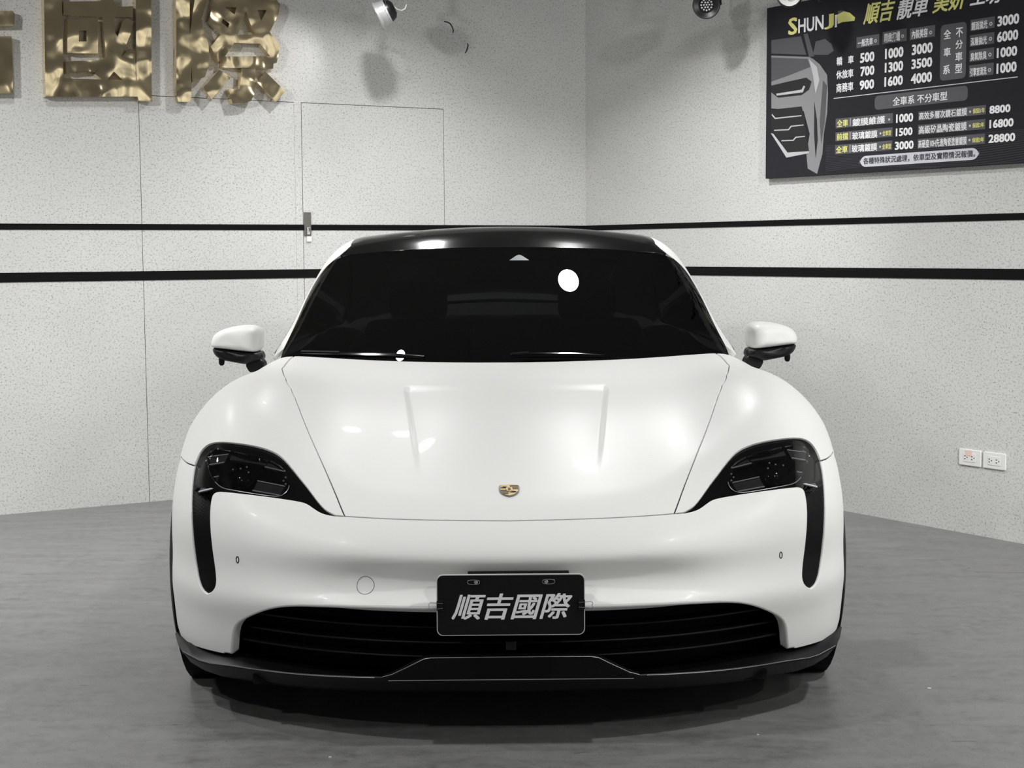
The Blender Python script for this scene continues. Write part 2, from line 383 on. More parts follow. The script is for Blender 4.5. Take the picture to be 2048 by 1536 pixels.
roof_z=spline([1.5,1.9,2.2,2.5,2.9,3.4,3.9,4.4],[1.18,1.335,1.385,1.395,1.375,1.28,1.12,.95])
side_w=spline([.85,.92,1.0,1.1,1.2,1.3,1.36,1.42],[.882,.849,.810,.776,.739,.687,.637,.585])
def g2(p):
    x,Y,z=p[...,0],p[...,1],p[...,2];ax=np.abs(x)
    fw=((1.36+.17*(ax/.8)**2.2)-Y+(z-.915)*1.93-.06*(z-.915)*(1.31-z))*.46
    fr=z-(roof_z(Y)-.115*ax**2)
    fs=ax-(side_w(z)-.02*((Y-2.2)/1.0)**2*np.where(Y>2.2,.8,.0))
    m=smax(fw,fr,.05)
    return smax(m,fs,.07)
CURVES={
    'eye_top':[(0.4661,0.1559,0.5954),(0.4748,0.1631,0.5981),(0.4834,0.1705,0.6010),(0.4914,0.1782,0.6042),(0.4986,0.1865,0.6078),(0.5052,0.1951,0.6120),(0.5113,0.2039,0.6164),(0.5172,0.2129,0.6209),(0.5229,0.2220,0.6255),(0.5285,0.2311,0.6302),(0.5340,0.2402,0.6350),(0.5395,0.2492,0.6398),(0.5451,0.2583,0.6446),(0.5506,0.2673,0.6495),(0.5563,0.2762,0.6544),(0.5622,0.2850,0.6593),(0.5681,0.2938,0.6642),(0.5741,0.3024,0.6692),(0.5802,0.3110,0.6742),(0.5862,0.3195,0.6794),(0.5922,0.3280,0.6847),(0.5981,0.3365,0.6900),(0.6042,0.3450,0.6952),(0.6103,0.3533,0.7006),(0.6168,0.3614,0.7060),(0.6234,0.3692,0.7114),(0.6304,0.3768,0.7168),(0.6379,0.3837,0.7221),(0.6463,0.3899,0.7272),(0.6554,0.3950,0.7319),(0.6654,0.3989,0.7361),(0.6759,0.4019,0.7399),(0.6867,0.4043,0.7434),(0.6978,0.4062,0.7464),(0.7090,0.4078,0.7489),(0.7203,0.4093,0.7511),(0.7317,0.4110,0.7530),(0.7430,0.4130,0.7546),(0.7543,0.4155,0.7559),(0.7655,0.4186,0.7568),(0.7765,0.4222,0.7575),(0.7873,0.4264,0.7580),(0.7979,0.4312,0.7581),(0.8082,0.4365,0.7579),(0.8182,0.4424,0.7572),(0.8280,0.4485,0.7561),(0.8376,0.4548,0.7545),(0.8471,0.4609,0.7519),(0.8564,0.4664,0.7482),(0.8654,0.4706,0.7430),(0.8736,0.4724,0.7361),(0.8805,0.4714,0.7277),(0.8859,0.4680,0.7185),(0.8900,0.4629,0.7092),(0.8929,0.4567,0.7000),(0.8951,0.4500,0.6910)],
    'eye_out':[(0.8951,0.4500,0.6910),(0.8953,0.4440,0.6848),(0.8954,0.4380,0.6786),(0.8955,0.4320,0.6724),(0.8956,0.4259,0.6663),(0.8954,0.4199,0.6601),(0.8952,0.4139,0.6539),(0.8949,0.4079,0.6477),(0.8945,0.4019,0.6414),(0.8940,0.3960,0.6352),(0.8934,0.3902,0.6289),(0.8927,0.3844,0.6225),(0.8920,0.3786,0.6161),(0.8913,0.3729,0.6097),(0.8906,0.3674,0.6031),(0.8897,0.3622,0.5963),(0.8888,0.3571,0.5894),(0.8879,0.3521,0.5824),(0.8870,0.3472,0.5753),(0.8861,0.3426,0.5681),(0.8852,0.3384,0.5607),(0.8843,0.3346,0.5530),(0.8834,0.3312,0.5451),(0.8825,0.3280,0.5372),(0.8817,0.3250,0.5292),(0.8808,0.3228,0.5209),(0.8800,0.3211,0.5125),(0.8791,0.3197,0.5041),(0.8783,0.3183,0.4956),(0.8774,0.3171,0.4871),(0.8765,0.3159,0.4786),(0.8756,0.3148,0.4701),(0.8746,0.3138,0.4615),(0.8736,0.3127,0.4530),(0.8724,0.3112,0.4447),(0.8709,0.3090,0.4366),(0.8691,0.3061,0.4287),(0.8672,0.3028,0.4210),(0.8652,0.2993,0.4133),(0.8630,0.2955,0.4060),(0.8604,0.2913,0.3990),(0.8576,0.2867,0.3923),(0.8544,0.2819,0.3858),(0.8508,0.2771,0.3797),(0.8467,0.2722,0.3741),(0.8420,0.2669,0.3698),(0.8365,0.2613,0.3668),(0.8305,0.2555,0.3647)],
    'eye_in':[(0.8305,0.2555,0.3647),(0.8255,0.2511,0.3671),(0.8206,0.2470,0.3699),(0.8159,0.2433,0.3735),(0.8116,0.2403,0.3780),(0.8079,0.2382,0.3833),(0.8054,0.2375,0.3895),(0.8042,0.2381,0.3961),(0.8040,0.2395,0.4029),(0.8045,0.2414,0.4097),(0.8052,0.2433,0.4165),(0.8061,0.2451,0.4233),(0.8070,0.2467,0.4302),(0.8080,0.2482,0.4370),(0.8090,0.2496,0.4439),(0.8100,0.2508,0.4509),(0.8110,0.2518,0.4578),(0.8119,0.2527,0.4648),(0.8128,0.2535,0.4718),(0.8136,0.2542,0.4788),(0.8144,0.2548,0.4858),(0.8152,0.2555,0.4929),(0.8160,0.2562,0.4999),(0.8167,0.2571,0.5069),(0.8175,0.2585,0.5138),(0.8183,0.2602,0.5206),(0.8191,0.2621,0.5274),(0.8199,0.2641,0.5342),(0.8206,0.2662,0.5409),(0.8214,0.2686,0.5475),(0.8221,0.2712,0.5541),(0.8228,0.2741,0.5605),(0.8234,0.2772,0.5669),(0.8239,0.2805,0.5731),(0.8243,0.2839,0.5793),(0.8246,0.2875,0.5854),(0.8248,0.2912,0.5915),(0.8248,0.2949,0.5976),(0.8247,0.2986,0.6036),(0.8244,0.3023,0.6096),(0.8239,0.3061,0.6156),(0.8229,0.3097,0.6216),(0.8209,0.3124,0.6272),(0.8172,0.3134,0.6321),(0.8120,0.3126,0.6357),(0.8060,0.3104,0.6379),(0.7997,0.3076,0.6392),(0.7934,0.3045,0.6397),(0.7871,0.3014,0.6398),(0.7807,0.2982,0.6398),(0.7743,0.2952,0.6398),(0.7678,0.2923,0.6397),(0.7612,0.2896,0.6395),(0.7546,0.2870,0.6392),(0.7480,0.2845,0.6388),(0.7414,0.2820,0.6385),(0.7347,0.2796,0.6381),(0.7280,0.2773,0.6377),(0.7212,0.2751,0.6373),(0.7144,0.2731,0.6368),(0.7076,0.2712,0.6363),(0.7008,0.2694,0.6358),(0.6939,0.2676,0.6352),(0.6871,0.2658,0.6346),(0.6802,0.2640,0.6340),(0.6734,0.2622,0.6334),(0.6665,0.2604,0.6327),(0.6597,0.2586,0.6321),(0.6529,0.2568,0.6315),(0.6460,0.2550,0.6308),(0.6392,0.2531,0.6302),(0.6324,0.2512,0.6296),(0.6256,0.2492,0.6289),(0.6188,0.2471,0.6282),(0.6121,0.2450,0.6275),(0.6054,0.2428,0.6268),(0.5987,0.2406,0.6261),(0.5920,0.2383,0.6255),(0.5853,0.2360,0.6248),(0.5786,0.2336,0.6240),(0.5721,0.2310,0.6232),(0.5656,0.2282,0.6224),(0.5593,0.2252,0.6214),(0.5532,0.2219,0.6202),(0.5475,0.2181,0.6187),(0.5421,0.2139,0.6168),(0.5371,0.2093,0.6148),(0.5324,0.2046,0.6125),(0.5276,0.1997,0.6103),(0.5229,0.1949,0.6081),(0.5180,0.1902,0.6060),(0.5131,0.1855,0.6039),(0.5081,0.1809,0.6020),(0.5028,0.1766,0.6004),(0.4971,0.1726,0.5991),(0.4912,0.1688,0.5980),(0.4851,0.1653,0.5971),(0.4789,0.1620,0.5964),(0.4725,0.1590,0.5959),(0.4661,0.1559,0.5954)],
    'hood_front':[(0.0000,0.0932,0.5880),(0.0341,0.0942,0.5883),(0.0682,0.0953,0.5886),(0.1022,0.0964,0.5889),(0.1363,0.0979,0.5892),(0.1703,0.1003,0.5896),(0.2042,0.1033,0.5900),(0.2382,0.1067,0.5904),(0.2720,0.1105,0.5909),(0.3058,0.1148,0.5916),(0.3394,0.1201,0.5924),(0.3728,0.1267,0.5932),(0.4057,0.1352,0.5939),(0.4384,0.1450,0.5947)],
    'cowl':[(0.0000,1.3510,0.9171),(0.1102,1.3524,0.9174),(0.2203,1.3534,0.9177),(0.3298,1.3508,0.9179),(0.4378,1.3383,0.9179),(0.5437,1.3130,0.9178),(0.6484,1.2798,0.9176),(0.7528,1.2447,0.9173)],
    'seam':[(0.8950,0.4496,0.6908),(0.9083,0.4714,0.6898),(0.9206,0.4937,0.6894),(0.9315,0.5168,0.6898),(0.9412,0.5404,0.6905),(0.9501,0.5644,0.6914),(0.9586,0.5885,0.6924),(0.9672,0.6126,0.6935)],
    'bottom':[(0.9563,0.4921,0.1840),(0.9492,0.4775,0.1820),(0.9421,0.4628,0.1807),(0.9346,0.4481,0.1804),(0.9269,0.4335,0.1808),(0.9188,0.4191,0.1816),(0.9104,0.4050,0.1826),(0.9016,0.3911,0.1836),(0.8923,0.3774,0.1847),(0.8826,0.3641,0.1856),(0.8725,0.3511,0.1864),(0.8619,0.3385,0.1871),(0.8510,0.3261,0.1878),(0.8397,0.3140,0.1885),(0.8281,0.3024,0.1891),(0.8160,0.2911,0.1896),(0.8035,0.2803,0.1900),(0.7908,0.2698,0.1904),(0.7778,0.2596,0.1911),(0.7646,0.2497,0.1920)],
    'intake':[(0.7646,0.2497,0.1920),(0.7620,0.2432,0.2071),(0.7597,0.2371,0.2225),(0.7575,0.2314,0.2380),(0.7549,0.2257,0.2534),(0.7506,0.2192,0.2677),(0.7439,0.2115,0.2801),(0.7349,0.2027,0.2904),(0.7244,0.1932,0.2990),(0.7133,0.1835,0.3067),(0.7018,0.1738,0.3139),(0.6900,0.1641,0.3208),(0.6781,0.1546,0.3274),(0.6658,0.1452,0.3337),(0.6531,0.1360,0.3395),(0.6401,0.1270,0.3448),(0.6267,0.1184,0.3496),(0.6128,0.1100,0.3536),(0.5986,0.1020,0.3570),(0.5841,0.0943,0.3597),(0.5693,0.0868,0.3620),(0.5543,0.0798,0.3639),(0.5391,0.0731,0.3654),(0.5237,0.0667,0.3666),(0.5083,0.0604,0.3677),(0.4928,0.0541,0.3688),(0.4773,0.0482,0.3699),(0.4616,0.0426,0.3709),(0.4457,0.0376,0.3717),(0.4297,0.0329,0.3724),(0.4136,0.0284,0.3731),(0.3975,0.0240,0.3737),(0.3814,0.0196,0.3744),(0.3653,0.0153,0.3750),(0.3490,0.0117,0.3754),(0.3326,0.0087,0.3758),(0.3161,0.0061,0.3760),(0.2996,0.0037,0.3762),(0.2831,0.0012,0.3765),(0.2665,-0.0012,0.3767),(0.2500,-0.0036,0.3769),(0.2335,-0.0060,0.3771),(0.2169,-0.0082,0.3773),(0.2003,-0.0098,0.3776),(0.1837,-0.0108,0.3778),(0.1670,-0.0114,0.3780),(0.1503,-0.0119,0.3782),(0.1336,-0.0124,0.3784),(0.1169,-0.0129,0.3786),(0.1002,-0.0134,0.3788),(0.0835,-0.0140,0.3790),(0.0668,-0.0145,0.3791),(0.0501,-0.0150,0.3793),(0.0334,-0.0155,0.3795),(0.0167,-0.0160,0.3797),(0.0000,-0.0166,0.3799)],
    'lamp':[(0.8694,0.4519,0.7245),(0.8618,0.4523,0.7322),(0.8531,0.4498,0.7381),(0.8435,0.4444,0.7416),(0.8336,0.4378,0.7436),(0.8237,0.4309,0.7447),(0.8136,0.4240,0.7452),(0.8033,0.4175,0.7453),(0.7927,0.4116,0.7450),(0.7818,0.4063,0.7443),(0.7706,0.4016,0.7433),(0.7593,0.3974,0.7419),(0.7478,0.3936,0.7404),(0.7362,0.3904,0.7385),(0.7245,0.3878,0.7365),(0.7127,0.3857,0.7342),(0.7009,0.3837,0.7317),(0.6893,0.3814,0.7289),(0.6778,0.3788,0.7255),(0.6667,0.3756,0.7218),(0.6562,0.3715,0.7177),(0.6463,0.3663,0.7130),(0.6370,0.3604,0.7081),(0.6285,0.3536,0.7028),(0.6216,0.3457,0.6971),(0.6165,0.3368,0.6911),(0.6130,0.3271,0.6848),(0.6103,0.3171,0.6784),(0.6079,0.3071,0.6718),(0.6060,0.2971,0.6653),(0.6055,0.2873,0.6586),(0.6077,0.2779,0.6520),(0.6126,0.2696,0.6456),(0.6201,0.2635,0.6404),(0.6297,0.2607,0.6374),(0.6409,0.2611,0.6365),(0.6526,0.2632,0.6370),(0.6645,0.2659,0.6379),(0.6763,0.2688,0.6390),(0.6882,0.2717,0.6402),(0.6999,0.2748,0.6413),(0.7116,0.2782,0.6425),(0.7231,0.2819,0.6436),(0.7347,0.2858,0.6447),(0.7461,0.2900,0.6457),(0.7573,0.2946,0.6467),(0.7683,0.2998,0.6476),(0.7791,0.3053,0.6485),(0.7895,0.3113,0.6497),(0.7991,0.3182,0.6518),(0.8076,0.3260,0.6550),(0.8153,0.3346,0.6589),(0.8223,0.3436,0.6631),(0.8288,0.3529,0.6676),(0.8350,0.3623,0.6723),(0.8408,0.3719,0.6771),(0.8458,0.3815,0.6825),(0.8500,0.3913,0.6882),(0.8538,0.4013,0.6943),(0.8573,0.4113,0.7003),(0.8606,0.4214,0.7063),(0.8636,0.4315,0.7124),(0.8665,0.4417,0.7184),(0.8694,0.4519,0.7245)],
    'lamp_base':[(0.7808,0.3052,0.6478),(0.6247,0.2569,0.6350)],
    'sensor':[(0.7301,0.1992,0.4730)],
    'tow':[(0.3796,0.0577,0.4225)],
    'badge':[(0.0020,0.2296,0.6436)],
    'pillar_in':[(0.8101,1.5220,0.9054),(0.8038,1.5638,0.9270),(0.7976,1.6057,0.9485),(0.7914,1.6475,0.9700),(0.7854,1.6895,0.9913),(0.7797,1.7316,1.0126),(0.7743,1.7737,1.0338),(0.7690,1.8159,1.0549),(0.7638,1.8581,1.0758),(0.7585,1.9005,1.0965),(0.7530,1.9429,1.1171),(0.7468,1.9849,1.1382),(0.7394,2.0261,1.1604),(0.7301,2.0658,1.1838),(0.7171,2.1017,1.2086),(0.6979,2.1308,1.2338),(0.6726,2.1542,1.2578),(0.6464,2.1784,1.2798),(0.6254,2.2093,1.3001),(0.6104,2.2465,1.3197)],
    'ws_top':[(0.0000,2.1193,1.3084),(0.0875,2.1225,1.3069),(0.1750,2.1259,1.3052),(0.2624,2.1300,1.3030),(0.3496,2.1362,1.2997),(0.4366,2.1448,1.2950),(0.5234,2.1548,1.2895),(0.6102,2.1651,1.2839)],
    'hood_side':[(0.4384,0.1448,0.5945),(0.4528,0.1830,0.6145),(0.4672,0.2244,0.6345),(0.4826,0.2684,0.6546),(0.4988,0.3147,0.6749),(0.5158,0.3630,0.6955),(0.5334,0.4135,0.7165),(0.5516,0.4662,0.7378),(0.5700,0.5197,0.7596),(0.5882,0.5739,0.7821),(0.6065,0.6296,0.8050),(0.6252,0.6884,0.8284),(0.6452,0.7535,0.8519),(0.6681,0.8328,0.8749),(0.6991,0.9510,0.8957),(0.7415,1.1580,0.9113)],
    'lip_edge':[(0.9206,0.3557,0.2010),(0.8982,0.3355,0.1685),(0.8650,0.3073,0.1626),(0.8303,0.2801,0.1628),(0.7950,0.2536,0.1661),(0.7597,0.2271,0.1694),(0.7225,0.2030,0.1707),(0.6848,0.1799,0.1718),(0.6461,0.1584,0.1727),(0.6068,0.1380,0.1738),(0.5667,0.1194,0.1751),(0.5259,0.1023,0.1767),(0.4845,0.0866,0.1785),(0.4424,0.0731,0.1802),(0.3999,0.0605,0.1819),(0.3568,0.0505,0.1839),(0.3132,0.0438,0.1851),(0.2691,0.0402,0.1856),(0.2249,0.0366,0.1860),(0.1808,0.0330,0.1865),(0.1366,0.0293,0.1869),(0.0925,0.0257,0.1874),(0.0484,0.0221,0.1878),(0.0042,0.0185,0.1883)],
    'lip_block':[(0.3355,0.0355,0.1885),(0.3103,0.0307,0.1963),(0.2680,0.0239,0.2178),(0.2272,0.0187,0.2394),(0.2076,0.0166,0.2431),(0.0040,0.0085,0.2461)],
    'mirror_cap':[(1.0612,1.6200,0.9539),(1.0618,1.6200,0.9645),(1.0602,1.6200,0.9772),(1.0550,1.6200,0.9931),(1.0398,1.6200,1.0084),(1.0153,1.6200,1.0197),(0.9835,1.6200,1.0275),(0.9517,1.6200,1.0315),(0.9201,1.6200,1.0324),(0.8969,1.6200,1.0286),(0.8824,1.6200,1.0194),(0.8784,1.6200,1.0067),(0.8795,1.6200,0.9823),(0.8821,1.6200,0.9527),(0.8845,1.6200,0.9389),(0.8989,1.6200,0.9367),(0.9537,1.6200,0.9415),(1.0064,1.6200,0.9482),(1.0485,1.6200,0.9528)],
    'mirror_base':[(1.0602,1.6200,0.9518),(1.0573,1.6200,0.9390),(1.0492,1.6200,0.9241),(1.0346,1.6200,0.9145),(1.0179,1.6200,0.9069),(0.9863,1.6200,0.9014),(0.9358,1.6200,0.8926),(0.9125,1.6200,0.8924),(0.8911,1.6200,0.9039),(0.8720,1.6200,0.9080),(0.8773,1.6200,0.9357),(0.8830,1.6200,0.9400),(0.8989,1.6200,0.9375),(0.9537,1.6200,0.9426),(1.0064,1.6200,0.9493),(1.0485,1.6200,0.9538)],
    'mirror_arm':[(0.9357,1.6200,0.8947),(0.9276,1.6200,0.8787),(0.9191,1.6200,0.8627),(0.8918,1.6200,0.8699),(0.8630,1.6200,0.8814),(0.8643,1.6200,0.8889),(0.8730,1.6200,0.9102),(0.8993,1.6200,0.9188)],
}
class Stereo:
    """directions about an inner point, charted on a plane"""
    def __init__(s, o, c, gf=None, far=4.):
        s.o = np.array(o, float); c = np.array(c, float); s.c = c/np.linalg.norm(c); s.gf = gf or g; s.far = far
        a = np.array([1., 0, 0]) if abs(s.c[0]) < .9 else np.array([0, 1., 0])
        s.e1 = a - s.c*(a@s.c); s.e1 /= np.linalg.norm(s.e1); s.e2 = np.cross(s.c, s.e1)
    def uv(s, P):
        d = np.asarray(P, float) - s.o; d /= np.linalg.norm(d, axis=-1, keepdims=True)
        k = 1 + d@s.c; return np.stack([d@s.e1/k, d@s.e2/k], -1)
    def pt(s, uv):
        r2 = (uv**2).sum(-1, keepdims=True)
        d = (2*uv[:, :1]*s.e1 + 2*uv[:, 1:]*s.e2 + (1-r2)*s.c)/(1+r2)
        return inside_out(s.o, d, s.far, s.gf)
class Cyl:
    """stations along the car, charted by angle round a lengthwise axis"""
    def __init__(s, z0, gf=None): s.z0 = z0; s.gf = gf or g
    def uv(s, P): P = np.asarray(P, float); return np.stack([P[:, 1], np.arctan2(P[:, 2]-s.z0, P[:, 0])], -1)
    def pt(s, uv):
        o = np.stack([np.zeros(len(uv)), uv[:, 0], np.full(len(uv), s.z0)], -1)
        d = np.stack([np.cos(uv[:, 1]), np.zeros(len(uv)), np.sin(uv[:, 1])], -1); return inside_out(o, d, 2., s.gf)
def densify(P, h):
    P = np.asarray(P, float); out = []
    for a, b in zip(P, np.roll(P, -1, 0)):
        n = max(1, int(round(np.linalg.norm(b-a)/h))); out += [a + (b-a)*i/n for i in range(n)]
    return np.array(out)
def round_loop(P, keep, it=2):
    """soften a loop except at the kept corner points"""
    return P
def in_poly(uv, poly):
    c = np.zeros(len(uv), bool); n = len(poly)
    for i in range(n):
        (x0, y0), (x1, y1) = poly[i], poly[(i+1) % n]
        m = (y0 > uv[:, 1]) != (y1 > uv[:, 1])
        if m.any(): c[m] ^= uv[m, 0] < (x1-x0)*(uv[m, 1]-y0)/(y1-y0)+x0
    return c
def frame(ch, loop3):
    """points, normals and outward in-surface tangents of a loop, after putting it on the surface"""
    uv = ch.uv(loop3); P = ch.pt(uv); N = normal(P, ch.gf)
    t = np.roll(P, -1, 0) - np.roll(P, 1, 0); t /= np.linalg.norm(t, axis=1, keepdims=True)+1e-12
    B = np.cross(t, N); B /= np.linalg.norm(B, axis=1, keepdims=True)+1e-12
    area = .5*np.sum(uv[:, 0]*np.roll(uv[:, 1], -1)-np.roll(uv[:, 0], -1)*uv[:, 1])
    # B must point away from the filled side: test by a small step
    test = ch.uv(P + B*.003); s = in_poly(test, uv); sgn = -1 if s.mean() > .5 else 1
    return P, N, B*sgn
def panel(name, m, parent, ch, loop, h=.013, gap=.0016, roll=.0015, depth=.022, rollf=None, mirror=False, off=0., offset_f=None, lines=()):
    """a sheet cut from the body surface along a closed loop, with rolled edges; mirror: for the other side of the car"""
    loop = densify(loop, .008)
    P, N, B = frame(ch, loop)
    rl = np.full(len(P), roll) if rollf is None else rollf(P)
    P0 = P - B*(gap+rl)[:, None]
    uvb = ch.uv(P0)
    # interior grid
    lo, hi = uvb.min(0), uvb.max(0)
    per = np.linalg.norm(np.roll(P0, -1, 0)-P0, axis=1).sum(); peru = np.linalg.norm(np.roll(uvb, -1, 0)-uvb, axis=1).sum()
    st = h*peru/per
    gx, gy = np.meshgrid(np.arange(lo[0], hi[0], st), np.arange(lo[1], hi[1], st*.87)); gx[1::2] += st/2
    G2 = np.stack([gx.ravel(), gy.ravel()], 1); G2 = G2[in_poly(G2, uvb)]
    keep = np.ones(len(G2), bool)
    for i in range(0, len(G2), 2000):
        d = ((G2[i:i+2000, None, :]-uvb[None])**2).sum(-1).min(1); keep[i:i+2000] = d > (st*.45)**2
    G2 = G2[keep]
    for Ln in lines:      # points along a crease so that it shades cleanly
        U = ch.uv(np.asarray(Ln, float)); U = U[in_poly(U, uvb)]; dd = ((G2[:, None, :]-U[None])**2).sum(-1).min(1); G2 = np.concatenate([G2[dd > (st*.3)**2], U])
    allv = [Vector(map(float, p)) for p in uvb] + [Vector(map(float, p)) for p in G2]; nb = len(uvb)
    r = delaunay_2d_cdt(allv, [(i, (i+1) % nb) for i in range(nb)], [], 0, 1e-7)
    V2 = np.array([tuple(v) for v in r[0]]); tri = np.array([f for f in r[2] if len(f) == 3])
    cen = V2[tri].mean(1); tri = tri[in_poly(cen, uvb)]
    V = ch.pt(V2); Nn = normal(V, ch.gf)
    a = np.cross(V[tri[:, 1]]-V[tri[:, 0]], V[tri[:, 2]]-V[tri[:, 0]]); fl = (a*Nn[tri[:, 0]]).sum(1) < 0; tri[fl] = tri[fl][:, ::-1]
    if offset_f is not None: V = V - Nn*offset_f(V)[:, None]
    elif off: V = V - Nn*off
    verts = [V]; nors = [Nn]; faces = [tuple(map(int, t)) for t in tri]
    # rolled rim
    if depth > 0:
        base = len(V); s2 = math.sqrt(.5)
        NB = N; rr = rl[:, None]
        rings = [(P0 - NB*off, NB), (P0 + B*rr*s2 - NB*(rr*(1-s2)+off), (NB+B)*s2), (P0 + B*rr - NB*(rr+off), B), (P0 + B*rr - NB*(rr+off+.0005), B), (P0 + B*rr - NB*(rr+off+depth), B)]
        for v, n_ in rings: verts.append(v); nors.append(n_)
        n = len(P0); flip = None
        for k in range(len(rings)-1):
            a0 = base+k*n; b0 = a0+n
            for i in range(n):
                j = (i+1) % n; q = [a0+i, a0+j, b0+j, b0+i]; faces.append(q)
        VV = np.concatenate(verts)
        q = faces[len(tri)]; e = np.cross(VV[q[1]]-VV[q[0]], VV[q[3]]-VV[q[0]]); ref = (nors[1][0]+nors[2][0])
        if np.dot(e, ref) < 0:
            for i in range(len(tri), len(faces)): faces[i] = faces[i][::-1]
        faces = [tuple(f) for f in faces]
    VV = np.concatenate(verts); NN = np.concatenate(nors)
    NN = NN/np.linalg.norm(NN, axis=1, keepdims=True)
    if mirror:
        VV = VV*np.array([-1, 1, 1]); NN = NN*np.array([-1, 1, 1]); faces = [f[::-1] for f in faces]
    return mesh(name, VV, faces, m, parent, True, NN)
def mir(P): return np.asarray(P, float)*np.array([-1, 1, 1])
K = {k: np.array(v) for k, v in CURVES.items()}
SF = Stereo((0, 1.45, .42), (0, -.75, .66))
def front_pt(x, z):
    """the body surface met from the front at x, z"""
    x = np.atleast_1d(np.asarray(x, float)); z = np.atleast_1d(np.asarray(z, float))
    o = np.stack([x, np.full(len(x), -.6), z], -1); d = np.broadcast_to(np.array([0, 1., 0]), o.shape).copy()
    return cast(o, d, 0, 2.6, 300)
car = tag(empty('car', (0, 0, 0)), 'white low sports car seen head-on with black windscreen and dark headlamps', 'car')
PT = M['paint']
def base_line(x): return 1.36+.17*(np.abs(x)/.8)**2.2
HC = K['hood_front'][-1]
KX = .722; KC = np.array([KX, base_line(KX)-.03, .915])
cowl_x = np.linspace(0, KX, 9); cowl = np.stack([cowl_x, base_line(cowl_x)-.03, np.full(9, .917)], 1)
side = np.concatenate([[HC], K['hood_side'][1:]])
# hood
half = np.concatenate([K['hood_front'], side[1:], cowl[::-1]])
creases = []
for d_ in (-.011, -.006, -.002, .002, .006, .010, .015):
    yy = np.arange(.26, 1.09, .007); xx = .322-.075*np.clip((1.0-yy)/.7, 0, 1)-d_
    for sg in (-1, 1): creases.append(np.stack([sg*xx, yy, T(xx, yy)], 1))
hood = panel('hood', PT, car, SF, np.concatenate([half, mir(half[1:-1])[::-1]]), h=.010, lines=creases)
# front wings
arch = lambda a, r=.405, y=.875, z=.365: np.array([.97, y-r*math.cos(math.radians(a)), z+r*math.sin(math.radians(a))])
A1 = K['seam'][-1]; a1 = math.degrees(math.atan2(A1[2]-.365, .875-A1[1]))
arch_up = np.array([arch(a) for a in np.linspace(a1, 205, 28)])
arch_dn = np.array([arch(a) for a in np.linspace(a1, -22, 16)])
tip_to = K['eye_top'][0]
wing = np.concatenate([[KC], side[::-1], [tip_to], K['eye_top'][1:], K['seam'][1:], arch_up, [[.955, 1.345, .17]], [[.97, 1.345, .5]], [[.95, 1.345, .75]], [[.885, 1.36, .88]], [[.86, 1.48, .905]], [[.835, 1.56, .925]], [[.80, 1.53, .925]]])
for mr in (False, True): panel('front_wing', PT, car, SF, wing, mirror=mr)
# bumper cover
bott = K['bottom'].copy(); b0 = arch_dn[-1].copy()
halfb = np.concatenate([K['hood_front'], [tip_to], K['eye_in'][::-1][1:], K['eye_out'][::-1][1:], K['seam'][1:], arch_dn[1:], bott[1:], K['intake'][1:]])
def lip_roll(P):
    ax = np.abs(P[:, 0]); z = P[:, 2]
    return np.where((z < .385) & (ax < .79) & (P[:, 1] < .29), .007, np.where((P[:, 1] < .47) & (ax > .44) & (z > .36), .004, .0015))
bumper = panel('front_bumper', PT, car, SF, np.concatenate([halfb, mir(halfb[1:-1])[::-1]]), h=.013, rollf=lip_roll)
# black recess round each headlamp, running down into the vertical air duct
eye = np.concatenate([K['eye_top'], K['eye_out'][1:], K['eye_in'][1:-1]])
lampc = K['lamp'][:-1]
def dist_to(P, L): 
    out = np.empty(len(P))
    for i in range(0, len(P), 1500): out[i:i+1500] = np.sqrt(((P[i:i+1500, None]-L[None])**2).sum(-1)).min(1)
    return out
eye_d = densify(eye, .004)
eye_s = SF.pt(SF.uv(eye_d)); eye_uv = SF.uv(eye); lamp_d = SF.pt(SF.uv(densify(lampc, .004))); lamp_uv = SF.uv(lampc)
def recess(P):
    d = np.where(in_poly(SF.uv(P), eye_uv), dist_to(P, eye_s), 0); inl = in_poly(SF.uv(P), lamp_uv); dl = dist_to(P, lamp_d)
    duct = sstep(.655, .60, P[:, 2])*sstep(.80, .825, np.abs(P[:, 0]))
    dep = .006+np.minimum(d*.35, .008)+duct*np.minimum(np.maximum(d-.003, 0)*2.4, .085)
    return np.where(inl, np.maximum(dep, .012+np.minimum(dl*3., .055)), dep)
ko = int(np.argmax(K['eye_out'][:, 2] < .630)); ki = len(K['eye_in'])-1-int(np.argmax(K['eye_in'][::-1, 2] < .600)); ki = int(np.argmax(K['eye_in'][:, 2] > .598))
eye_lamp = np.concatenate([K['eye_top'], K['eye_out'][1:ko+1], K['eye_in'][ki:-1]])
eye_duct = np.concatenate([K['eye_out'][ko:], K['eye_in'][1:ki+1]])
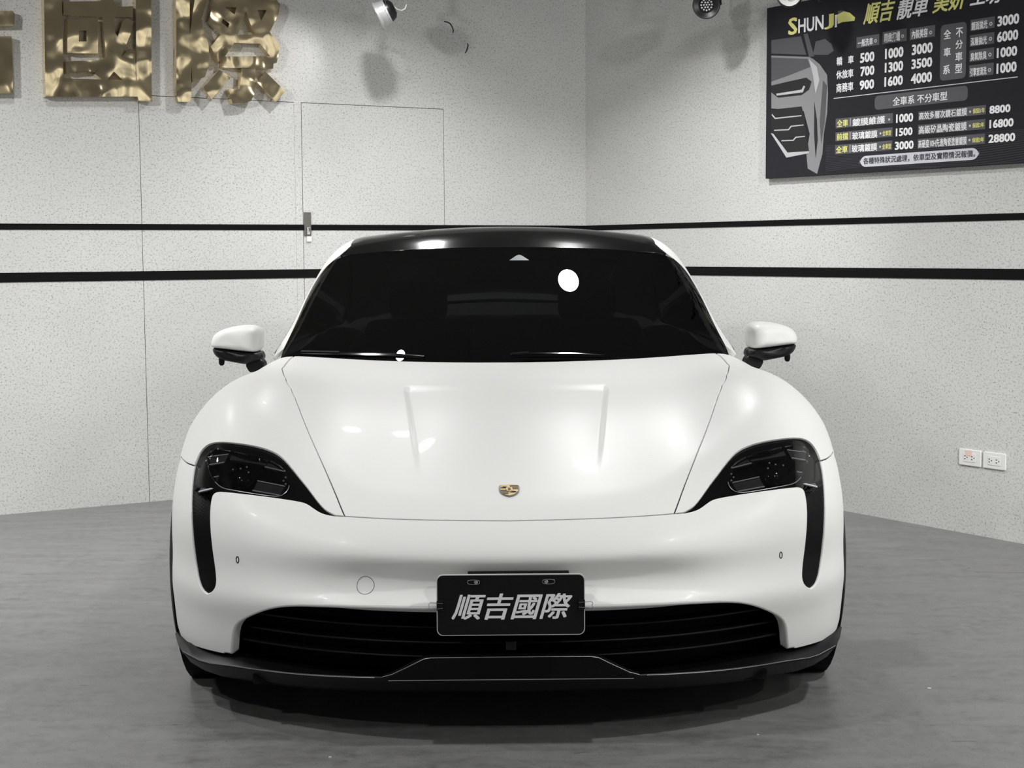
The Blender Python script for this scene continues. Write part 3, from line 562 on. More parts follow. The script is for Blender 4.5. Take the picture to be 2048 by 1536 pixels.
for mr in (False, True):
    hl = panel('headlamp', M['gloss_black'], car, SF, eye_lamp, h=.006, gap=-.006, roll=.0005, depth=0, mirror=mr, offset_f=recess)
    panel('air_duct', M['satin_black'], car, SF, eye_duct, h=.0045, gap=-.006, roll=.0005, depth=0, mirror=mr, offset_f=recess)
    sg = -1 if mr else 1
    # clear cover
    panel('lens_cover', M['lens'], hl, SF, lampc, h=.012, gap=0, roll=.002, depth=.006, mirror=mr, off=.009)
    # edge trim of the cover
    Pl, Nl, Bl = frame(SF, densify(lampc, .006)); q = Pl - Nl*.0095; q = q*np.array([sg, 1, 1])
    low = [i for i in range(len(q)) if Pl[i, 2] < .665 and abs(Pl[i, 0]) < .86]
    k0 = max(range(len(low)), key=lambda i: (low[i]-low[i-1]) % len(q)); low = low[k0:]+low[:k0]
    b = MB(); b.tube([q[i] for i in low], .0013, 6); b.build('lens_trim', M['trim'], hl, True)
    # light units inside: a across from the outer end, bb up; d behind the cover
    c_ = lampc.mean(0); n_ = normal(SF.pt(SF.uv(c_[None])))[0]
    ao = lampc[np.argmax(lampc[:, 0])]; ai = lampc[np.argmin(lampc[:, 0])]
    ex = K['lamp_base'][1]-K['lamp_base'][0]; ex = ex - n_*(ex@n_); wdt = np.linalg.norm(ex); ex /= wdt; ez = np.cross(ex, n_); ez = ez if ez[2] > 0 else -ez
    pr = (lampc-c_); uu = pr@ex; vv = pr@ez; u0, u1, v0, v1 = uu.min(), uu.max(), vv.min(), vv.max()
    def at(a, bb, d):
        u = u0+a*(u1-u0); v = v0+bb*(v1-v0); p0 = c_+ex*u+ez*v
        o = p0+n_*.15; t = cast(o[None], -n_[None], 0, .4, 160)[0]
        return (t - n_*d)*np.array([sg, 1, 1])
    def bar(a0, a1_, b_0, b_1, d, th=.012):
        A = [at(a0, b_0, d), at(a1_, b_0, d), at(a1_, b_1, d), at(a0, b_1, d)]; Bk = [at(a0, b_0, d+th), at(a1_, b_0, d+th), at(a1_, b_1, d+th), at(a0, b_1, d+th)]
        return A+Bk, [(0,1,2,3),(7,6,5,4),(0,4,5,1),(1,5,6,2),(2,6,7,3),(3,7,4,0)]
    for a0, a1_, b_0, b_1 in ((.05,.27,.72,.88), (.08,.27,.15,.36), (.67,.92,.75,.89), (.67,.93,.13,.33)):
        v, f = bar(a0, a1_, b_0, b_1, .022); o = mesh('light_bar', v, f, M['grey_mod'], hl)
        v, f = bar(a0, a1_, b_0-.035, b_0-.01, .018, .004); v2, f2 = bar(a0, a1_, b_1+.015, b_1+.04, .020, .004)
        mesh('bar_edge', v+v2, f+[tuple(i+8 for i in q_) for q_ in f2], M['bright_edge'], o)
    v, f = bar(.30, .65, .80, .93, .026); mesh('centre_plate', v, f, M['grey_mod'], hl)
    b = MB()
    p = Vector(at(.50, .42, .040)); zax = Vector(n_*np.array([sg,1,1])); xax = zax.orthogonal().normalized(); yax = zax.cross(xax)
    b.lathe([(.036,-.01),(.036,.004),(.033,.006),(.030,.010),(.022,.018),(.010,.022),(.001,.0225)], 24, basis(xax, yax, zax, p)); b.build('projector', M['gloss_black'], hl, True)
    for a, bb in ((.93,.62),(.955,.52),(.935,.40),(.90,.57),(.90,.47),(.04,.80),(.09,.90),(.40,.52),(.47,.56),(.56,.50),(.52,.62)):
        b = MB(); b.lathe([(.0028,0),(.0024,.002),(.0008,.003)], 8, Matrix.Translation(Vector(at(a, bb, .018))) @ basis(xax, yax, zax)); b.build('led_dot', M['led'], hl, True)
# lower air intake: back wall, slats, splitter
gr_x = np.linspace(-.86, .86, 41)
def strip_sheet(rows): 
    n = len(rows[0]); v = [p for r in rows for p in r]; f = [(k*n+i, k*n+i+1, (k+1)*n+i+1, (k+1)*n+i) for k in range(len(rows)-1) for i in range(n-1)]; return v, f
v, f = strip_sheet([[(x, float(Fr(x, .2))+.16, z) for x in gr_x] for z in (.10, .44)])
grille = mesh('lower_grille', v, f, M['dark'], car, True)
for z, dy in ((.345, .07), (.305, .06), (.265, .055), (.228, .05)):
    xs = np.linspace(-.74, .74, 41); rows = []
    for dz, d2 in ((.004, .05), (.004, .003), (.002, 0), (-.002, 0), (-.004, .003), (-.004, .05), (.004, .05)): rows.append([(x, float(Fr(x, .25))+dy+d2, z+dz+.006*(abs(x)/.74)**2) for x in xs])
    v, f = strip_sheet(rows); mesh('grille_slat', v, f, M['satin_black'], grille, True)
le = K['lip_edge'][::-1]      # from the centre outwards
le = np.concatenate([[[0, le[0][1], le[0][2]]], le[1:], [[.950, .43, .196], [.972, .505, .200]]])
le[:, 2] = np.where(le[:, 0] > .86, np.interp(le[:, 0], [.86, .92, .972], [.163, .176, .190]), le[:, 2])
lx = le[:, 0]
def side_rows():
    R_ = []
    tz = np.interp(lx, [0, .5, .70, .78, .88, .95, .972], [.168, .168, .178, .194, .192, .195, .197])
    rows_def = [(.085, None, 0), (.045, None, 0), (.0, 0, .002), (-.0035, 0, -.001), (-.002, 0, -.006), (.006, 0, -.012), (.03, 0, -.040), (.08, 0, -.062), (.30, 0, -.066)]
    for dy, base, dz in rows_def:
        r = []
        for i in range(len(lx)):
            x, y, z = le[i]; zz = tz[i] if base is None else z+dz
            sc = 1.0 if dy < .05 or base is None else 1.0
            ins = dy*.55*min(1, max(0, (x-.75)/.2))
            yy = y+min(dy, float(np.interp(x, [.6, .85, .972], [.30, .11, .04])))
            r.append((x-ins, yy, zz))
        R_.append(r)
    return R_
rws = side_rows(); full = [[(-x, y, z) for x, y, z in r[::-1][:-1]]+r for r in rws]
v, f = strip_sheet(full); split = mesh('front_splitter', v, f, M['satin_black'], car, True)
split.data.set_sharp_from_angle(angle=math.radians(40))
b = MB(); b.tube([(x*1., y-.004, z) for x, y, z in [(-p[0], p[1], p[2]) for p in le[::-1] if .345 < p[0] < .93]], .0011, 6); b.tube([(p[0], p[1]-.004, p[2]) for p in le if .345 < p[0] < .93], .0011, 6)
blk = K['lip_block']; bl = [(p[0], p[1], p[2]) for p in blk]
fullb = [(-x, y, z) for x, y, z in bl]+[(x, y, z) for x, y, z in bl[::-1]]
b.tube(fullb, .0012, 6)
b.tube([(x, .004, .1875) for x in np.linspace(-.318, .318, 13)], .0011, 6)
b.build('splitter_trim', M['trim'], split, True)
b = MB(); pl_ = [(x, z) for x, y, z in fullb]; b.prism(pl_, -.010, -.06, basis((1,0,0), (0,0,1), (0,-1,0))); b.build('splitter_block', M['matt_black'], split)
b = MB(); b.box((-.014, .012, .262), (.014, .04, .288), .003); b.build('radar_camera', M['gloss_black'], grille)
# sensors, tow-hook cap, badge
def surf_frame(x, z, sg=1):
    p = front_pt([x], [z])[0]; n = normal(p[None])[0]; p = p*np.array([sg,1,1]); n = n*np.array([sg,1,1])
    up = np.array([0,0,1.]); ex = np.cross(up, n); ex /= np.linalg.norm(ex); ey = np.cross(n, ex)
    return p, ex, ey, n
def on_body(x0, z0, pts2, lift, sg=1):
    """points of the tangent plane at x0, z0 dropped onto the body"""
    p, ex, ey, n = surf_frame(x0, z0, sg); P = np.array([p+ex*a+ey*c for a, c in pts2])
    o = P+n*.08; d = np.broadcast_to(-n, o.shape).copy(); q = cast(o, d, 0, .25, 120); return q+normal(q)*lift
for sg in (-1, 1):
    q = on_body(.735*sg, .468, [(.0045*math.cos(t), .0085*math.sin(t)) for t in np.linspace(0, 2*math.pi, 20, endpoint=False)], .0004)
    b = MB(); b.tube(q, .0013, 6, True); s_ = b.build('parking_sensor', M['dark'], bumper, True)
q = on_body(-.378, .426, [(.0235*math.cos(t), .0235*math.sin(t)) for t in np.linspace(0, 2*math.pi, 40, endpoint=False)], .0002)
b = MB(); b.tube(q, .0008, 6, True); b.build('tow_hook_cap', M['seam'], bumper, True)
p, ex, ey, n = surf_frame(0, .644)
bm_ = basis(ex, ey, n, p+n*.0005)
sh = [(-.0265,.031),(-.018,.034),(0,.0365),(.018,.034),(.0265,.031),(.0275,.010),(.0255,-.008),(.0195,-.022),(.010,-.032),(0,-.037),(-.010,-.032),(-.0195,-.022),(-.0255,-.008),(-.0275,.010)]
b = MB(); b.prism(sh, -.004, .003, bm_); badge = b.build('hood_badge', M['trim'], hood, bevel=.001)
ins = [(x*.9, y*.9) for x, y in sh]
def clip(poly, x0, x1, y0, y1):
    def cl(P, f, ip):
        R_ = []
        for i in range(len(P)):
            a, c = P[i], P[(i+1) % len(P)]
            if f(a): R_.append(a)
            if f(a) != f(c): R_.append(ip(a, c))
        return R_
    for ax_, v_, s_ in ((0, x0, 1), (0, x1, -1), (1, y0, 1), (1, y1, -1)):
        poly = cl(poly, lambda q: s_*(q[ax_]-v_) >= 0, lambda a, c: tuple(a[k]+(c[k]-a[k])*(v_-a[ax_])/(c[ax_]-a[ax_]) for k in (0, 1)))
        if len(poly) < 3: return []
    return poly
b = MB(); b.prism(ins, .003, .0042, bm_); b.build('badge_field', M['gold'], badge)
b = MB()
for x0, x1, ys in ((.002, .03, (.022, .013, .004)), (-.03, -.002, (-.006, -.015, -.024))):
    for y in ys:
        q = clip(ins, x0, x1, y, y+.0045)
        if q: b.prism(q, .0042, .0050, bm_)
for cx, cy, s_ in ((-.013, .012, 1), (.011, -.014, .9)):
    for r in (.011, .0075, .004):
        b.tube([bm_ @ Vector((cx+s_*r*math.cos(t)-.0, cy-.004+s_*r*.9*math.sin(t), .0045)) for t in np.linspace(.5, 2.9, 7)], .0009, 5)
b.build('badge_stripes', M['maroon'], badge)
cs = [(x*.33, y*.33+.001) for x, y in sh]
b = MB(); b.prism(cs, .0042, .0058, bm_); b.build('badge_centre', M['gold'], badge)
b = MB(); b.prism([(-.002,-.007),(.001,-.007),(.002,-.002),(.005,-.001),(.003,.004),(.001,.009),(-.003,.007),(-.001,.003),(-.004,-.001)], .0058, .0066, bm_); b.build('badge_horse', M['maroon'], badge)

# ---------------- greenhouse
SG = Stereo((0, 2.65, .80), (0, -.25, .97), g2, 3.)
pin = K['pillar_in']; cut = int(np.argmin(np.abs(pin[:, 2]-1.284)))
wsb_x = np.linspace(0, .800, 10); wsb = np.stack([wsb_x, base_line(wsb_x)-.012, np.full(10, .905)], 1)
wst = K['ws_top']
wst = np.array([[x, np.interp(x, wst[:, 0], wst[:, 1]), np.interp(x, wst[:, 0], wst[:, 2])] for x in np.linspace(0, .60, 8)])
pin_ws = pin[2:cut]
half = np.concatenate([wsb, pin_ws, wst[::-1]])
screen = panel('windscreen', M['glass'], car, SG, np.concatenate([half, mir(half[1:-1])[::-1]]), h=.03, gap=.001, roll=.001, depth=.004)
rail_in = np.concatenate([pin[2:], [[.590, 2.42, 1.345], [.575, 2.7, 1.34], [.555, 3.05, 1.30], [.53, 3.4, 1.22], [.50, 3.8, 1.09], [.49, 4.05, 1.0]]])
half = np.concatenate([wst, pin[cut:], rail_in[len(pin)-2:-2]])
panel('roof', M['roof'], car, SG, np.concatenate([half, mir(half[1:])[::-1]]), h=.03, gap=.001, roll=.002, depth=.01)
half = np.array([[0, 3.46, 1.26], [.525, 3.43, 1.21], [.50, 3.8, 1.09], [.49, 4.05, 1.0], [0, 4.12, 1.03]])
panel('rear_window', M['glass'], car, SG, np.concatenate([half, mir(half[1:-1])[::-1]]), h=.03, gap=.002, roll=.002, depth=.006)
win_top = np.array([[.835, 1.66, .945], [.80, 1.80, 1.03], [.775, 1.96, 1.11], [.74, 2.12, 1.19], [.70, 2.30, 1.265], [.672, 2.50, 1.30], [.655, 2.8, 1.285], [.66, 3.1, 1.235], [.69, 3.4, 1.14], [.74, 3.62, 1.03], [.775, 3.72, .955]])
rail = np.concatenate([rail_in, [[.62, 4.08, .95], [.78, 3.9, .93]], win_top[::-1], [[.83, 1.60, .915]]])
for mr in (False, True):
    panel('roof_pillar', PT, car, SG, rail, h=.018, gap=.0005, roll=.002, depth=.012, mirror=mr)
    wl = np.concatenate([win_top, [[.80, 3.70, .935]], [[.835, 2.6, .93]], [[.845, 1.70, .925]]])
    panel('side_window', M['glass'], car, SG, wl, h=.03, gap=.001, roll=.001, depth=.004, mirror=mr)
# ---------------- body sides and tail
CY_ = Cyl(.5)
def sec(y, zs): return [(1., y, z) for z in zs]
def side_pt(y, z):
    """the flank at station y, height z, as a direction"""
    return (float(W(np.array(y), np.array(z))), y, z)
belt = lambda y: (.835, y, .935)
def flank(y0, y1, arch_c=None):
    lo = [(.97, y, .165) for y in np.linspace(y0, y1, 8)]
    if arch_c is not None:
        yc, r = arch_c; pts = []
        a_ = math.degrees(math.asin((.165-.365)/r))
        arcp = [(.99, yc-r*math.cos(math.radians(a)), .365+r*math.sin(math.radians(a))) for a in np.linspace(a_, 180-a_, 30)]
        lo = [(.97, y, .165) for y in np.linspace(y0, arcp[0][1], 4)][:-1]+arcp+[(.97, y, .165) for y in np.linspace(arcp[-1][1], y1, 4)][1:]
    return np.array(lo+[(.99, y1, .45), (.97, y1, .7), (.90, y1, .88), belt(y1)]+[belt(y) for y in np.linspace(y1, y0, 8)][1:]+[(.90, y0, .88), (.97, y0, .7), (.99, y0, .45)])
for mr in (False, True):
    d1 = panel('front_door', PT, car, CY_, flank(1.348, 2.45), h=.035, mirror=mr); sg = -1 if mr else 1
    d2 = panel('rear_door', PT, car, CY_, flank(2.455, 3.30), h=.035, mirror=mr)
    panel('rear_quarter', PT, car, CY_, flank(3.305, 4.16, (3.775, .41)), h=.035, mirror=mr)
    for d_, y in ((d1, 2.25), (d2, 3.12)):
        x = float(W(np.array(y), np.array(.74)))-.012; b = MB(); b.box((sg*x-.012, y-.09, .728), (sg*x+.012, y+.09, .752), .005); b.build('door_handle', PT, d_, True)
ST = Stereo((0, 3.6, .5), (0, 1, 0))
tl = [(.95, 4.165, z) for z in (.165, .3, .5, .7)]+[(.86, 4.165, .88), (.80, 4.165, .925), (.60, 4.165, .94), (.3, 4.165, .95)]
panel('tail', PT, car, ST, np.array(tl+[(-x, y, z) for x, y, z in tl[::-1]]), h=.04)
# ---------------- mirrors
def dome(outline, y_back, y_rim, depth, sg, mat_, name, parent, tilt=0.):
    c = outline.mean(0); V = []; n = len(outline); rings = [(.93, y_back), (1., y_back-.004), (1., y_rim)]
    for t in (15, 32, 48, 62, 75, 85): rings.append((math.cos(math.radians(t))**.42, y_rim-depth*math.sin(math.radians(t))))
    for s_, y in rings:
        for p in outline: V.append(((c[0]+(p[0]-c[0])*s_)*sg, y+tilt*(p[0]-c[0]), c[1]+(p[1]-c[1])*s_))
    F_ = []
    for k in range(len(rings)-1):
        for i in range(n): F_.append((k*n+i, k*n+(i+1) % n, (k+1)*n+(i+1) % n, (k+1)*n+i))
    F_.append(tuple(range(n))); F_.append(tuple(range((len(rings)-1)*n, len(rings)*n)))
    me = bpy.data.meshes.new(name); me.from_pydata(V, [], F_); bm = bmesh.new(); bm.from_mesh(me); bmesh.ops.recalc_face_normals(bm, faces=bm.faces); bm.to_mesh(me); bm.free()
    me.polygons.foreach_set('use_smooth', [True]*len(me.polygons)); me.set_sharp_from_angle(angle=math.radians(60)); return link(name, me, mat_, parent)
def closed_res(P, n):
    P = np.vstack([P, P[:1]]); s = np.r_[0, np.cumsum(np.linalg.norm(np.diff(P, axis=0), axis=1))]; t = np.linspace(0, s[-1], n, endpoint=False)
    Q = np.stack([np.interp(t, s, P[:, i]) for i in range(P.shape[1])], 1)
    for _ in range(2): Q = (np.roll(Q, 1, 0)+2*Q+np.roll(Q, -1, 0))/4
    return Q
for sg in (-1, 1):
    cap = dome(closed_res(K['mirror_cap'][:, [0, 2]], 56), 1.70, 1.625, .085, sg, PT, 'wing_mirror', car, .12)
    dome(closed_res(K['mirror_base'][:, [0, 2]], 56), 1.69, 1.63, .07, sg, M['satin_black'], 'mirror_base', cap, .12)
    arm = closed_res(K['mirror_arm'][:, [0, 2]], 30); b = MB()
    b.prism([(x*sg, z) for x, z in arm], -1.66, -1.585, basis((1,0,0), (0,0,1), (0,-1,0))); b.build('mirror_arm', M['satin_black'], cap, bevel=.006)
    b = MB(); b.lathe([(.0005,-.012),(.006,-.0105),(.0095,-.006),(.0105,0),(.0105,.014)], 20, Matrix.Translation((sg*1.0225, 1.61, .9005))); b.build('side_camera', M['matt_black'], cap, True)
    mo = closed_res(K['mirror_cap'][:, [0, 2]], 40); c = mo.mean(0); mo = c+(mo-c)*.86
    b = MB(); b.prism([(x*sg, z) for x, z in mo], -1.705, -1.700, basis((1,0,0), (0,0,1), (0,-1,0))); b.build('mirror_glass', M['chrome'], cap)
# ---------------- wheels
def wheel(y, sg, name):
    mx = basis((0, 1, 0), (0, 0, 1), (sg, 0, 0), (sg*.985, y, .362))
    b = MB(); b.lathe([(.262,-.245),(.30,-.255),(.335,-.250),(.352,-.235),(.361,-.20),(.362,-.12),(.361,-.04),(.352,-.008),(.335,.008),(.31,.014),(.285,.010),(.266,.0)], 56, mx, False); t = b.build(name, M['rubber'], car, True)
    b = MB(); b.lathe([(.266,-.24),(.255,-.20),(.250,-.05),(.266,-.004),(.262,.002),(.252,-.006),(.240,-.03)], 48, mx, False)
    b.lathe([(.06,-.05),(.06,-.018),(.045,-.012),(.001,-.012)], 24, mx)
    for k in range(10):
        a = 2*math.pi*k/10; r = Matrix.Rotation(a, 4, 'Z'); b.box((.05,-.014,-.05), (.25,.014,-.022), .003, mx @ r)
    b.build('rim', M['rim'], t, True)
    b = MB(); b.lathe([(.06,-.13),(.19,-.13),(.19,-.10),(.06,-.10)], 36, mx, False); b.build('brake_disc', M['trim'], t)
for y in (.875, 3.775):
    for sg in (-1, 1): wheel(y, sg, 'wheel')
# ---------------- underside and cabin
b = MB(); b.box((-.70, .20, .125), (.70, 4.25, .16)); b.box((-.70, .35, .16), (.70, 1.30, .50)); b.box((-.93, 1.36, .13), (.93, 3.28, .17)); b.box((-.70, 3.36, .16), (.70, 4.2, .5)); b.build('underbody', M['dark'], car)  # plain black floor pan and inner blocks, added to block light under the car
for y in (.875, 3.775):
    for sg in (-1, 1):
        mx = basis((0, 1, 0), (0, 0, 1), (sg, 0, 0), (sg*.985, y, .365))
        b = MB(); b.lathe([(.40,-.012),(.40,-.28),(.001,-.28)], 40, mx, False); b.build('wheel_liner', M['dark'], car)
b = MB(); b.box((-.80, 1.50, .80), (.80, 1.92, .885), .02); b.box((.20, 1.70, .88), (.56, 1.95, .925), .02); b.box((-.17, 1.60, .5), (.17, 2.6, .70), .02); b.build('dashboard', M['leather'], car, True)
b = MB(); sc_ = Vector((.38, 2.02, .86)); tl_ = Matrix.Translation(sc_) @ Matrix.Rotation(math.radians(68), 4, 'X')
b.tube([tl_ @ Vector((.18*math.cos(t), .18*math.sin(t), 0)) for t in np.linspace(0, 2*math.pi, 32, endpoint=False)], .014, 8, True)
for a in (180, 0, 270): b.tube([tl_ @ Vector((.04*math.cos(math.radians(a)), .04*math.sin(math.radians(a)), 0)), tl_ @ Vector((.178*math.cos(math.radians(a)), .178*math.sin(math.radians(a)), 0))], .012, 8)
b.lathe([(.06,-.01),(.055,.02),(.001,.024)], 20, tl_); b.build('steering_wheel', M['leather'], car, True)
for sg in (-1, 1):
    b = MB(); b.box((sg*.38-.25, 2.25, .35), (sg*.38+.25, 2.80, .52), .05); bk = Matrix.Translation((sg*.38, 2.78, .50)) @ Matrix.Rotation(math.radians(-20), 4, 'X')
    b.box((-.24,-.06,0), (.24,.06,.52), .05, bk); b.box((-.13,-.05,.52), (.13,.05,.70), .04, bk); b.build('seat', M['leather'], car, True)
b = MB(); b.box((-.12, 2.02, 1.175), (.12, 2.05, 1.235), .012); b.tube([(0, 2.04, 1.23), (0, 2.07, 1.275)], .012); b.build('cabin_mirror', M['gloss_black'], car, True)
p = cast(np.array([[0.06, .9, 1.268]]), np.array([[0, 1., 0]]), 0, 1.8, 200, g2)[0]; n = normal(p[None], g2)[0]; ey = np.cross(n, (1.,0,0)); ey = ey if ey[2] > 0 else -ey
b = MB(); b.prism([(-.038,-.022),(.038,-.022),(.010,.018),(0,.024),(-.010,.018)], -.001, .0012, basis((1,0,0), ey, n, p)); b.build('camera_window', M['sensor'], car)
for pts in ([(-.72, .925), (-.58, .925), (-.40, .924), (-.28, .918)], [(.02, .920), (.08, .924), (.24, .922), (.34, .917)]):
    L = []
    for x, z in pts:
        q = cast(np.array([[x, .9, z]]), np.array([[0, 1., 0]]), 0, 1.4, 200, g2)[0]; L.append(Vector(q)+Vector((0, -.012, .012)))
    b = MB(); b.tube(L, [.006, .009, .009, .006], 8); o = b.build('wiper', M['gloss_black'], car, True)
    b = MB(); b.tube([L[0]+Vector((.0,-.004,.008)), L[1]+Vector((0,-.006,.008))], .005, 6); b.build('wiper_blade', M['satin_black'], o)
BOARD_TEXT=[
('Y','順吉',2.2117,2.3548,2.4067,2.4550,0.3),
('W','靚車',2.4153,2.3525,2.6098,2.4443,0.3),
('Y','美妍',2.6238,2.3538,2.8178,2.4451,0.3),
('W','工坊',2.8312,2.3544,3.0124,2.4377,0.3),
('Y','S',1.7149,2.3661,1.7787,2.4502,0.0),
('W','HUN',1.7847,2.3676,1.9561,2.4367,0.0),
('Y','J',1.9608,2.3644,2.0230,2.4353,0.0),
('W','I',2.0295,2.3668,2.0439,2.4263,0.0),
('W','一般洗車',2.1795,2.2558,2.2734,2.2905,0.0),
('W','精緻打蠟',2.3426,2.2558,2.4387,2.3004,0.0),
('W','內裝美容',2.5078,2.2549,2.5995,2.2949,0.0),
('W','轎',2.0452,2.1815,2.0820,2.2225,0.0),
('W','車',2.1187,2.1828,2.1549,2.2209,0.0),
('N','500',2.1951,2.1785,2.2847,2.2252,0.0),
('N','1000',2.3497,2.1802,2.4602,2.2285,0.0),
('N','3000',2.5092,2.1807,2.6294,2.2288,0.0),
('W','休旅車',2.0437,2.1163,2.1544,2.1574,0.0),
('N','700',2.1979,2.1152,2.2860,2.1607,0.0),
('N','1300',2.3494,2.1171,2.4599,2.1637,0.0),
('N','3500',2.5083,2.1177,2.6286,2.1621,0.0),
('W','商務車',2.0447,2.0519,2.1555,2.0963,0.0),
('N','900',2.1949,2.0512,2.2856,2.0961,0.0),
('N','1600',2.3483,2.0522,2.4597,2.0975,0.0),
('N','4000',2.5066,2.0497,2.6286,2.0967,0.0),
('W','全',2.6904,2.2316,2.7312,2.2731,0.0),
('W','車',2.6923,2.1542,2.7316,2.1929,0.0),
('W','系',2.6904,2.0754,2.7297,2.1159,0.0),
('W','不',2.7587,2.2312,2.7974,2.2736,0.0),
('W','分',2.7578,2.1807,2.7972,2.2196,0.0),
('W','車',2.7576,2.1265,2.7971,2.1667,0.0),
('W','型',2.7574,2.0746,2.7969,2.1160,0.0),
('W','鏡面拋光',2.8421,2.2527,2.9283,2.2894,0.0),
('N','3000',2.9802,2.2518,3.0922,2.2964,0.0),
('W','深層拋光',2.8403,2.1854,2.9265,2.2210,0.0),
('N','6000',2.9799,2.1843,3.0893,2.2291,0.0),
('W','臭氧除臭',2.8405,2.1195,2.9268,2.1558,0.0),
('N','1000',2.9803,2.1173,3.0857,2.1604,0.0),
('W','引擎室清洗',2.8400,2.0524,2.9285,2.0887,0.0),
('N','1000',2.9807,2.0495,3.0848,2.0944,0.0),
('W','全車系 不分車型',2.4013,1.9596,2.7175,1.9992,0.0),
('Y','全車',2.0521,1.8853,2.1244,1.9202,0.0),
('W','鍍膜維護',2.1515,1.8827,2.3563,1.9191,0.0),
('N','1000',2.4223,1.8789,2.5242,1.9191,0.0),
('Y','前擋',2.0515,1.8221,2.1255,1.8557,0.0),
('W','玻璃鍍膜',2.1510,1.8190,2.3100,1.8554,0.0),
('Y','全車型',2.3411,1.8243,2.3942,1.8493,0.0),
('N','1500',2.4221,1.8171,2.5217,1.8543,0.0),
('Y','全車',2.0482,1.7596,2.1240,1.7933,0.0),
('W','玻璃鍍膜',2.1495,1.7584,2.3095,1.7949,0.0),
('Y','全車型',2.3407,1.7618,2.3955,1.7869,0.0),
('N','3000',2.4177,1.7542,2.5293,1.7927,0.0),
('W','高效多層次鑽石鍍膜',2.5582,1.8830,2.8278,1.9177,0.0),
('Y','保固1年',2.8590,1.8881,2.9237,1.9104,0.0),
('N','8800',2.9482,1.8799,3.0581,1.9148,0.0),
('W','高級矽晶陶瓷鍍膜',2.5580,1.8185,2.8279,1.8557,0.0),
('Y','保固2年',2.8584,1.8254,2.9218,1.8471,0.0),
('N','16800',2.9498,1.8172,3.0755,1.8538,0.0),
('W','高硬度10H先進陶瓷塗層鍍膜',2.5564,1.7546,2.8295,1.7919,0.0),
('Y','保固3年',2.8586,1.7608,2.9221,1.7826,0.0),
('N','28800',2.9465,1.7535,3.0861,1.7902,0.0),
('D','各種特殊狀況處理，依車型及實際情況報價。',2.2246,1.6970,2.8777,1.7287,0.0)]
BOARD_LABELS=[(2.17, 2.2518, 2.3121, 2.3023), (2.3318, 2.2508, 2.4767, 2.3078), (2.4958, 2.2514, 2.6414, 2.3031), (2.8361, 2.2499, 2.9655, 2.2989), (2.8349, 2.1825, 2.9651, 2.2322), (2.8344, 2.116, 2.9655, 2.1664), (2.8339, 2.0489, 2.9651, 2.101), (2.0433, 1.8808, 2.4032, 1.9273), (2.0426, 1.8182, 2.402, 1.8615), (2.0411, 1.7555, 2.4008, 1.8002), (2.5535, 1.8803, 2.9285, 1.9211), (2.5525, 1.8164, 2.9272, 1.8603), (2.5516, 1.7525, 2.9266, 1.7964)]
BOARD_ROUND=[(2.6726, 2.0486, 2.8161, 2.2961), (2.29, 1.9499, 2.8294, 2.0151)]
BOARD_PILL=(2.2017, 1.6854, 2.8971, 1.7376)
BOARD_DOTS=[(2.2899, 2.2726, 0.0086), (2.4531, 2.2748, 0.0086), (2.6164, 2.2715, 0.0086), (2.9459, 2.2688, 0.0091), (2.9455, 2.2045, 0.0091), (2.9445, 2.1368, 0.0091), (2.9441, 2.0706, 0.0091), (2.3808, 1.8987, 0.0055), (2.329, 1.8377, 0.0055), (2.3278, 1.7752, 0.0055), (2.8448, 1.898, 0.0055), (2.8449, 1.8364, 0.0055), (2.8443, 1.7735, 0.0055)]
